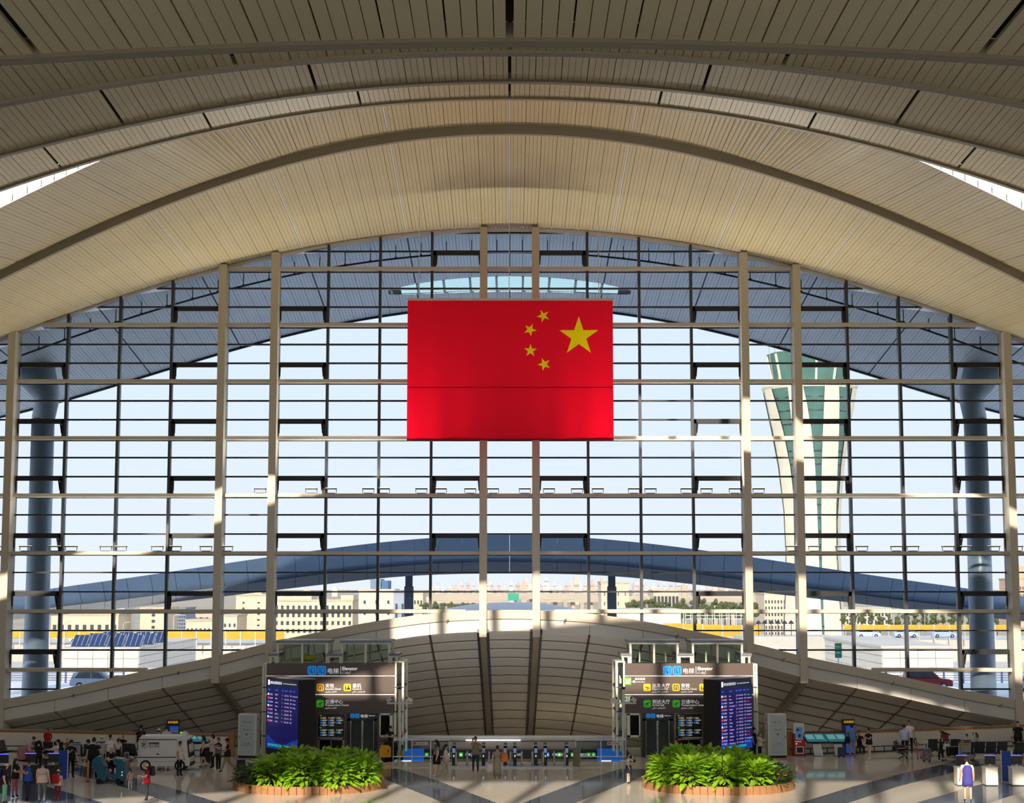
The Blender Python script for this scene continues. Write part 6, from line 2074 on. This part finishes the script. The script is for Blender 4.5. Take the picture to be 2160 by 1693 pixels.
def finish_people():
    dg = None
    with bpy.context.temp_override(scene=TMPS, view_layer=TMPS.view_layers[0]):
        dg = bpy.context.evaluated_depsgraph_get()
    dg.update()
    for (t, tmp, bones, k, hd, hands, c) in PEOPLE:
        me = bpy.data.meshes.new_from_object(tmp.evaluated_get(dg))
        slots = {'skin': 0, 'top': 1, 'legs': 2, 'shoes': 3}
        mts = [skinm(c['skin']), cloth(c['top']), cloth(c['legs']), cloth(c['shoes']), M_eye, M_lip]
        mb = MB()
        mb.v = [tuple(v.co) for v in me.vertices]
        cen = np.array([p.center[:] for p in me.polygons])
        best = np.full(len(cen), 1e9); bi = np.zeros(len(cen), int)
        for (a, b, nb_, na_) in bones:
            A, Bv = np.array(a) * k, np.array(b) * k
            d = Bv - A
            L = max(d.dot(d), 1e-9)
            u = np.clip(((cen - A) @ d) / L, 0, 1)
            dist = np.linalg.norm(cen - A - u[:, None] * d, axis=1)
            sl = slots[nb_]
            upd = dist < best
            best[upd] = dist[upd]
            bi[upd] = sl
        for p, m in zip(me.polygons, bi):
            mb.f.append(tuple(p.vertices)); mb.m.append(int(m))
        # head, turned by look
        ML = Matrix.Translation(hd * k) @ Matrix.Rotation(math.radians(c['look']), 4, 'Z') @ Matrix.Rotation(math.radians(-c['lean'] * .5), 4, 'X') @ Matrix.Scale(k, 4)
        h0 = len(mb.v)
        mb.ell((0, 0, .015), (.075, .093, .113), 0, 14, 10)
        mb.ell((0, -.03, -.055), (.05, .055, .055), 0, 10, 6)
        mb.ell((0, -.098, -.012), (.014, .02, .03), 0, 6, 4)
        for s in (-1, 1):
            mb.ell((s * .076, .008, -.002), (.012, .02, .032), 0, 6, 4)
            mb.ell((s * .03, -.084, .016), (.013, .008, .007), 4, 6, 4)
            mb.ell((s * .031, -.085, .036), (.018, .006, .004), 4, 6, 3)
        mb.ell((0, -.082, -.056), (.024, .009, .007), 5, 6, 3)
        mb.xf(ML, h0)
        for (wr, pm, d, s) in hands:
            side = d.cross(Vector((0, 1, .2))).normalized()
            nrm = d.cross(side).normalized()
            for q in range(4):
                o = side * (.026 - .0175 * q)
                b0 = pm + o
                L = (.062, .072, .067, .052)[q]
                mb.tube([b0 * k, (b0 + d * L * .5 + nrm * .006) * k, (b0 + d * L * .95 + nrm * .025) * k], [.0095 * k, .0088 * k, .006 * k], 5, 0)
            b0 = wr + d * .035 + side * .025
            mb.tube([b0 * k, (b0 + side * .03 + d * .025) * k, (b0 + side * .04 + d * .06) * k], [.011 * k, .01 * k, .007 * k], 5, 0)
        mb.build('body', mts, t, True)
        hm = mat('hair_%d_%d_%d' % c['haircol'], c['haircol'], .5)
        hm_ = MB()
        if c['hair'] != 'bald':
            # cap of hair open at the face
            vs, fs = [], []
            nu, nv = 14, 6
            for j in range(nv + 1):
                for i in range(nu):
                    a = 2 * math.pi * i / nu
                    fr = max(0, -math.sin(a)) ** 1.2
                    low = -.045 + (.105 * fr) - (.02 if c['hair'] == 'short' else 0.03) * (1 - fr)
                    z = low + (.14 - low) * math.cos(math.pi / 2 * j / nv)
                    rr = math.sqrt(max(0.0, 1 - max(0, min(1, (z - .015) / .1255)) ** 2))
                    vs.append((.084 * rr * math.cos(a), .004 + .100 * rr * math.sin(a), z))
            for j in range(nv):
                for i in range(nu):
                    i2 = (i + 1) % nu
                    fs.append((j * nu + i, j * nu + i2, (j + 1) * nu + i2, (j + 1) * nu + i))
            fs.append(tuple(range(nu)))
            hm_.add(vs, fs)
            if c['hair'] == 'long':
                hm_.tube([(0, .05, .06), (0, .075, -.06), (0, .085, -.2), (0, .08, -.36), (0, .07, -.44)], [.075, .085, .085, .07, .03], 10)
                for s in (-1, 1):
                    hm_.tube([(s * .06, .0, .06), (s * .08, -.005, -.05), (s * .085, -.02, -.22), (s * .08, -.03, -.3)], [.03, .03, .025, .01], 7)
            if c['hair'] == 'bob':
                hm_.tube([(0, .03, .06), (0, .06, -.04), (0, .06, -.12)], [.08, .088, .06], 10)
            if c['hair'] == 'tail':
                hm_.tube([(0, .09, .06), (0, .135, .02), (0, .14, -.12), (0, .125, -.3)], [.03, .035, .032, .01], 8)
            if c['hair'] == 'bun':
                hm_.ell((0, .105, .05), (.045, .045, .045), 0, 8, 6)
            hm_.xf(ML)
            hm_.build('hair', hm, t, True)
        if c['cap']:
            cm = MB()
            cm.lathe([(.094, .03), (.096, .06), (.085, .11), (.05, .142), (.01, .15)], n=16, sx=.95, sy=1.12)
            cm.prism([(.075 * math.cos(a), -.075 - .1 * math.sin(a)) for a in [math.pi * q / 8 for q in range(9)]], 'z', .038, .048)
            cm.xf(ML)
            cm.build('cap', cloth(c['cap']), t, True)
        if c['bottom'] in ('skirt', 'dress') and not c['sit']:
            z0 = c['pel'].z
            bl = c['build']
            if c['bottom'] == 'skirt':
                pr = [(.185 * bl, z0 - .33), (.18 * bl, z0 - .15), (.172 * bl, z0), (.155 * bl, z0 + .08), (.15 * bl, z0 + .12)]
            else:
                pr = [(.19 * bl, .14), (.175 * bl, .5), (.17 * bl, z0 - .1), (.16 * bl, z0), (.14 * bl, z0 + .14), (.15 * bl, z0 + .3)]
            sm = MB().lathe([(r * k, z * k) for r, z in pr], n=20, sx=1.05, sy=.92)
            sm.build('skirt' if c['bottom'] == 'skirt' else 'dress', cloth(c['legs'] if c['bottom'] == 'skirt' else c['top']), t, True)
        if not c['sit'] and c['bottom'] == 'trousers':
            # hem of the shirt hanging over the waist
            z0 = c['pel'].z
            bl = c['build']
            if not c['lean']:
                MB().lathe([(.178 * bl * k, (z0 - .08) * k), (.168 * bl * k, (z0 + .05) * k), (.155 * bl * k, (z0 + .16) * k), (.158 * bl * k, (z0 + .28) * k)], n=20, sx=1.04, sy=.86).build('shirt', cloth(c['top']), t, True)
        if c['extra']:
            c['extra'](t, k, c['pel'], hd)
    for (t, tmp, *_r) in PEOPLE:
        m0 = tmp.data
        bpy.data.objects.remove(tmp)
        bpy.data.meshes.remove(m0)
    bpy.data.scenes.remove(TMPS)

# carried things are top-level: their places are worked out from the person's own frame
def carried(t, v):
    return Matrix.Translation(t.location) @ Matrix.Rotation(t.rotation_euler.z, 4, 'Z') @ Vector(v)
def backpack(t, lab, col, z=1.05, s=1.0):
    o = thing('backpack', lab, 'backpack', carried(t, (0, .2, z)), t.rotation_euler.z)
    m = mat('pack_%d_%d_%d' % col, col, .7)
    b = MB().box(-.15 * s, .15 * s, -.06, .1, 0, .4 * s).build('pack', m, o)
    md = b.modifiers.new('soft', 'BEVEL'); md.width = .05; md.segments = 3
    MB().box(-.11 * s, .11 * s, .1, .13, .05, .2 * s).build('pocket', m, o)
    for sx in (-1, 1):
        MB().tube([(sx * .1, -.05, .36 * s), (sx * .11, -.16, .4 * s), (sx * .12, -.24, .25 * s), (sx * .12, -.08, .08)], .014, 5).build('strap', m, o)
def phone(t, v, lab):
    o = thing('phone', lab, 'phone', carried(t, v), t.rotation_euler.z)
    MB().box(-.035, .035, -.006, .006, 0, .14).build('case', M_black, o)
    MB().box(-.031, .031, -.008, -.006, .01, .13).build('screen', M_dgl, o)

BLK, NVY, WHT, KHK, BEI, PNK_ = (22, 22, 25), (34, 40, 70), (226, 222, 214), (176, 158, 122), (196, 178, 156), (222, 176, 172)
# left crowd, back row
person('person in a bright red top standing behind the left seats', 99, 1536, 1592, 0, (168, 10, 12), (40, 20, 24), arms=('back', 'back'), sleeve='long', hair='bob', skin=2)
person('seated person in grey and pink with one leg stretched, left seats', 70, 1556, 1602, -70, (110, 108, 108), (206, 130, 140), (210, 150, 150), hair='bun', pose='sit', arms=('lap', 'fwd'))
person('person in black shirt and cap seen from behind, before the left seats', 80, 1563, 1630, 175, BLK, BLK, cap=BLK, arms=('down', 'hold'), build=1.05)
a = person('person in a white shirt and black waistcoat leaning over the counter', 115, 1561, 1632, -50, WHT, BLK, cap=BLK, arms=('push', 'push'), lean=14)
a = person('person in a black uniform and cap holding a phone', 148, 1562, 1641, 40, (18, 18, 22), (16, 16, 20), cap=(26, 26, 28), arms=('down', 'hold'), build=1.12, skin=1)
phone(a, (.1, -.36, 1.2), 'dark phone in the hand of the black uniformed person')
person('person with a tan sun hat sitting behind the black uniform', 141, 1558, 1602, 10, (120, 96, 70), BLK, cap=(206, 184, 136), pose='sit', arms=('lap', 'lap'))
person('person in a black shirt seen from behind, left of the teal ride', 196, 1556, 1642, 178, (16, 17, 24), (18, 18, 22), build=1.3, arms=('down', 'hip'), hair='short')
person('person in a black cap turned sideways between the uniform and the teal ride', 185, 1561, 1630, -80, (30, 28, 30), BLK, cap=BLK)
person('person in a pale blue shirt and white cap bending over a trolley', 217, 1553, 1604, 40, (170, 182, 200), BLK, cap=(236, 232, 214), lean=20, arms=('push', 'push'))
person('person in a white tee and black cap standing behind the teal ride', 231, 1551, 1618, 15, (228, 224, 216), BLK, cap=BLK, skin=2, build=1.1)
person('person with a long ponytail in a white top and black skirt', 248, 1558, 1614, -150, (222, 214, 202), BLK, hair='tail', bottom='skirt')
person('person in black holding a straw hat on their head', 259, 1551, 1602, 10, BLK, (70, 20, 26), cap=(196, 160, 110), arms=('down', 'head'), skin=1)
person('person in black with a cap left of the delivery van', 296, 1530, 1600, 175, BLK, BLK, cap=BLK, build=1.05)
person('person in dark clothes half hidden by the rear of the van', 297, 1546, 1612, 60, (26, 26, 30), (24, 24, 28), hair='long')
person('person in a white tee seen from behind above the van roof', 350, 1531, 1600, 175, (214, 206, 196), (60, 56, 54), build=1.15, arms=('fwd', 'fwd'))
person('person with a white cap bowing at the help pillar behind the van', 337, 1537, 1598, 140, (176, 168, 150), (70, 66, 60), cap=(226, 222, 210), arms=('push', 'fwd'), lean=10)
# before the van
person('person in a white shirt and black trousers in front of the van', 378, 1564, 1637, 75, (222, 212, 198), BLK, arms=('down', 'down'), build=1.1, skin=2)
a = person('person with long dark hair in a grey top and black skirt by the touch table', 428, 1551, 1618, -75, (196, 194, 196), BLK, hair='long', bottom='skirt', pose='step')
a = person('person in a pale pink top pushing the large black suitcase', 448, 1549, 1620, -85, (224, 184, 176), (26, 26, 28), hair='bob', arms=('push', 'push'), sleeve='long')
a = person('person in a black and white striped tee looking at their phone', 460, 1556, 1626, -35, (40, 42, 46), BLK, (210, 200, 184), arms=('hold', 'down'))
for dzz in (1.0, 1.08, 1.16, 1.24, 1.32):
    pass
def stripes(t, k, pel, hd):
    for q in range(6):
        z = (pel.z + .03 + q * .075) * k
        MB().lathe([(.196 * k, z), (.196 * k, z + .016 * k)], n=20, sx=1.06, sy=.88).build('stripe', cloth((226, 226, 222)), t, True)
PEOPLE[-1][6]['extra'] = stripes
phone(a, (.08, -.34, 1.15), 'phone held by the person in the striped tee')
a = person('person in a dark shirt and khaki trousers striding left with a suitcase', 479, 1556, 1628, -80, (34, 26, 30), (150, 138, 108), BLK, cap=BLK, pose='walk', arms=('walk+', 'back'), skin=2, build=1.08)
# front row, lower left
person('person with long hair in a black tee at the lower left', 31, 1601, 1682, 70, (24, 24, 28), (190, 110, 120), hair='long', arms=('down', 'fwd'))
a = person('person in a royal blue tee looking down at their phone', 58, 1603, 1688, -60, (28, 84, 190), (40, 44, 60), arms=('hold', 'fwd'), cap=(20, 22, 30), build=1.1, skin=2)
phone(a, (.05, -.36, 1.2), 'phone held by the person in the royal blue tee')
person('person in a beige tee seen from behind, lower left', 88, 1606, 1692, 170, (206, 184, 166), (110, 112, 116), build=1.2, skin=1)
a = person('person in a cream cap with a blue backpack at the left edge', 9, 1612, 1694, 90, BLK, (120, 190, 170), cap=(216, 200, 160), hair='long')
backpack(a, 'blue backpack on the person in the cream cap', (24, 36, 110), 1.0)
a = person('person with a red and white backpack beside the blue banner', 121, 1624, 1688, 170, (226, 222, 210), (150, 40, 44), cap=(214, 206, 176), build=1.05)
backpack(a, 'red and cream backpack worn by the person beside the banner', (190, 20, 30), .72, .95)
person('person in black and white behind the beige tee', 94, 1592, 1640, 30, (30, 30, 34), BLK, build=1.0)
person('person in a pink tee and white trousers right of the teal ride', 274, 1621, 1668, -140, (222, 168, 168), (226, 222, 214), hair='tail', build=.95)
a = person('person in a red tee and yellow cap with a dark backpack', 309, 1613, 1688, -60, (176, 18, 38), (50, 46, 50), cap=(222, 178, 84), hair='bob', arms=('fwd', 'down'))
backpack(a, 'dark backpack on the person in the red tee', (40, 28, 36), 1.0)
# riders
cart = [o for o in bpy.data.objects if o.name.startswith('ride_on_cart')][0].location
person('person with a shaved head in a black waistcoat riding the teal cart', 232, 1577, 1650, 45, (24, 24, 28), (14, 15, 18), hair='bald', pose='sit', arms=('fwd', 'fwd'), base=(cart.x + .02, cart.y + .12, .1), height=1.68, seat=.62, build=1.1)
scr = [o for o in bpy.data.objects if o.name.startswith('floor_scrubber')][0].location
person('person in dark clothes sitting on the floor scrubber', 812, 1540, 1604, -30, (40, 42, 52), (30, 30, 36), cap=(30, 30, 34), pose='sit', base=(scr.x - .1, scr.y + .5, .35), height=1.6, seat=.5, arms=('fwd', 'fwd'))
# middle
a = person('person with very long black hair, grey tee and black skirt', 921, 1561, 1637, -70, (150, 140, 126), (14, 14, 16), (230, 222, 206), hair='long', bottom='skirt', pose='step', skin=3)
o = thing('camera', 'small black camera in the hand of the person in the black skirt', 'camera', carried(a, (.26, -.1, .68)))
MB().box(-.07, .07, -.04, .04, 0, .09).build('camera_body', M_black, o)
MB().tube([(0, -.04, .045), (0, -.1, .045)], .035, 10).build('lens', M_dark, o)
person('person in a pink tee and wide beige trousers before the gates', 940, 1571, 1637, 75, (224, 196, 196), (190, 176, 146), (220, 210, 186), hair='tail', cap=(20, 20, 24), pose='step')
a = person('person in an olive tee and red shoes with a phone at their ear', 1003, 1554, 1628, 8, (140, 124, 94), (50, 50, 58), (150, 14, 22), arms=('out', 'phone'), skin=2)
phone(a, (-.14, -.15, 1.5), 'dark phone at the ear of the person in the olive tee')
a = person('person in a long grey dress walking away towards the gates', 1049, 1573, 1642, 178, (150, 140, 122), (150, 140, 122), BLK, hair='bun', bottom='dress', arms=('down', 'fwd'), skin=0)
q = carried(a, (-.34, .05, .78))
bag('shoulder_bag', 'tan leather bag on the shoulder of the person in the grey dress', q, (.17, .11, .42), (200, 116, 24))
q = carried(a, (.34, -.05, .28))
bag('carrier_bag', 'crumpled white plastic bag held by the person in the grey dress', q, (.19, .14, .4), (222, 206, 196))
person('person in a navy dress and white blouse by the right planter', 1326, 1588, 1652, 75, (232, 228, 222), (52, 50, 92), BLK, hair='bun', bottom='skirt', arms=('chin', 'down'), skin=3)
person('person in dark red with a pale headscarf at the right elevator door', 1434, 1546, 1596, 5, (96, 12, 20), (190, 140, 60), hair='bob', haircol=(206, 190, 180), arms=('hold', 'fwd'), sleeve='long')
# right side
person('person in a cream jumper and grey hood by the right fire cabinet', 1603, 1545, 1600, 60, (216, 206, 176), BLK, hair='bob', haircol=(90, 92, 100), arms=('hold', 'fwd'), sleeve='long', build=1.1)
person('person in black half hidden by the right flight board', 1591, 1535, 1598, 60, BLK, BLK, hair='short')
a = person('person in a blue tee and khaki trousers seen from behind at the help pillar', 1798, 1528, 1596, 172, (100, 140, 176), (174, 140, 98), BLK, arms=('fwd', 'fwd'), build=1.08, skin=2)
q = carried(a, (.24, .12, .72))
bag('shoulder_bag', 'black shoulder bag of the person in the blue tee', q, (.16, .09, .34), (16, 16, 20))
t = thing('stool', 'low dark stool under the sitting person beside the help pillar', 'stool', onfloor(1814, 1591))
MB().box(-.18, .18, -.18, .18, .36, .42).build('seat', M_black, t)
for x in (-.15, .15):
    for y in (-.15, .15):
        MB().box(x - .015, x + .015, y - .015, y + .015, 0, .36).build('leg', M_leg, t)
person('person in black sitting with chin in hand beside the help pillar', 1814, 1553, 1593, 5, BLK, (24, 24, 28), (190, 180, 170), pose='sit', arms=('lap', 'chin'), skin=2, base=onfloor(1814, 1592.5), height=1.6, lean=8)
person('person in a black polo and cream trousers', 1834, 1536, 1602, -55, (22, 22, 26), (214, 194, 156), (236, 230, 222), arms=('fwd', 'hold'), pose='step', skin=1)
person('person in a white shirt before the right low wall', 1919, 1520, 1589, -20, (238, 230, 222), BLK, build=1.1, skin=1)
person('person in a pale blue tee seen from behind at the low wall', 1909, 1528, 1593, 170, (196, 214, 236), BLK, arms=('hip', 'down'))
person('person with long hair in grey and pink sitting on the seats', 1932, 1559, 1600, 20, (130, 122, 114), (190, 120, 124), hair='long', pose='sit', arms=('lap', 'lap'))
person('seated person in black bending over a white bag', 1988, 1556, 1602, -25, (26, 26, 30), (22, 22, 26), hair='bob', pose='sit', arms=('fwd', 'fwd'), lean=12)
person('person sitting behind the four seats, only their head showing', 2041, 1550, 1590, -70, (150, 200, 210), (60, 60, 70), pose='sit', arms=('lap', 'lap'))
a = person('person sitting behind the four seats holding up a phone', 2061, 1548, 1590, -70, (170, 214, 214), (60, 60, 70), hair='long', haircol=(40, 20, 22), pose='sit', arms=('phone', 'lap'))
phone(a, (.12, -.3, 1.02), 'phone held up by the person behind the four seats')
person('person in a black tee and white face mask at the right edge', 2149, 1522, 1592, -15, (24, 24, 28), BLK, arms=('down', 'down'), build=1.1, extra=lambda t, k, pel, hd: MB().ell(tuple((hd + Vector((0, -.075, -.04))) * k), (.055 * k, .035 * k, .04 * k), 0, 10, 6).build('face_mask', M_white, t, True))
person('person with a dark backpack sitting at the right edge', 2141, 1544, 1590, 20, (40, 40, 44), (150, 136, 110), (214, 206, 190), hair='short', haircol=(110, 90, 60), pose='sit', arms=('lap', 'lap'))
person('person in a violet waistcoat at the right counters', 2042, 1597, 1690, 176, (238, 236, 230), (70, 66, 150), BLK, hair='bun', bottom='skirt', arms=('down', 'down'), extra=lambda t, k, pel, hd: MB().lathe([(.19 * k, (pel.z - .04) * k), (.178 * k, (pel.z + .1) * k), (.195 * k, (pel.z + .36) * k), (.13 * k, (pel.z + .5) * k)], n=20, sx=1.04, sy=.9).build('waistcoat', cloth((70, 66, 150)), t, True))
finish_people()
# small lit signs and screens are too weak to be worth sampling as lamps
for m in bpy.data.materials:
    m.cycles.emission_sampling = 'NONE'
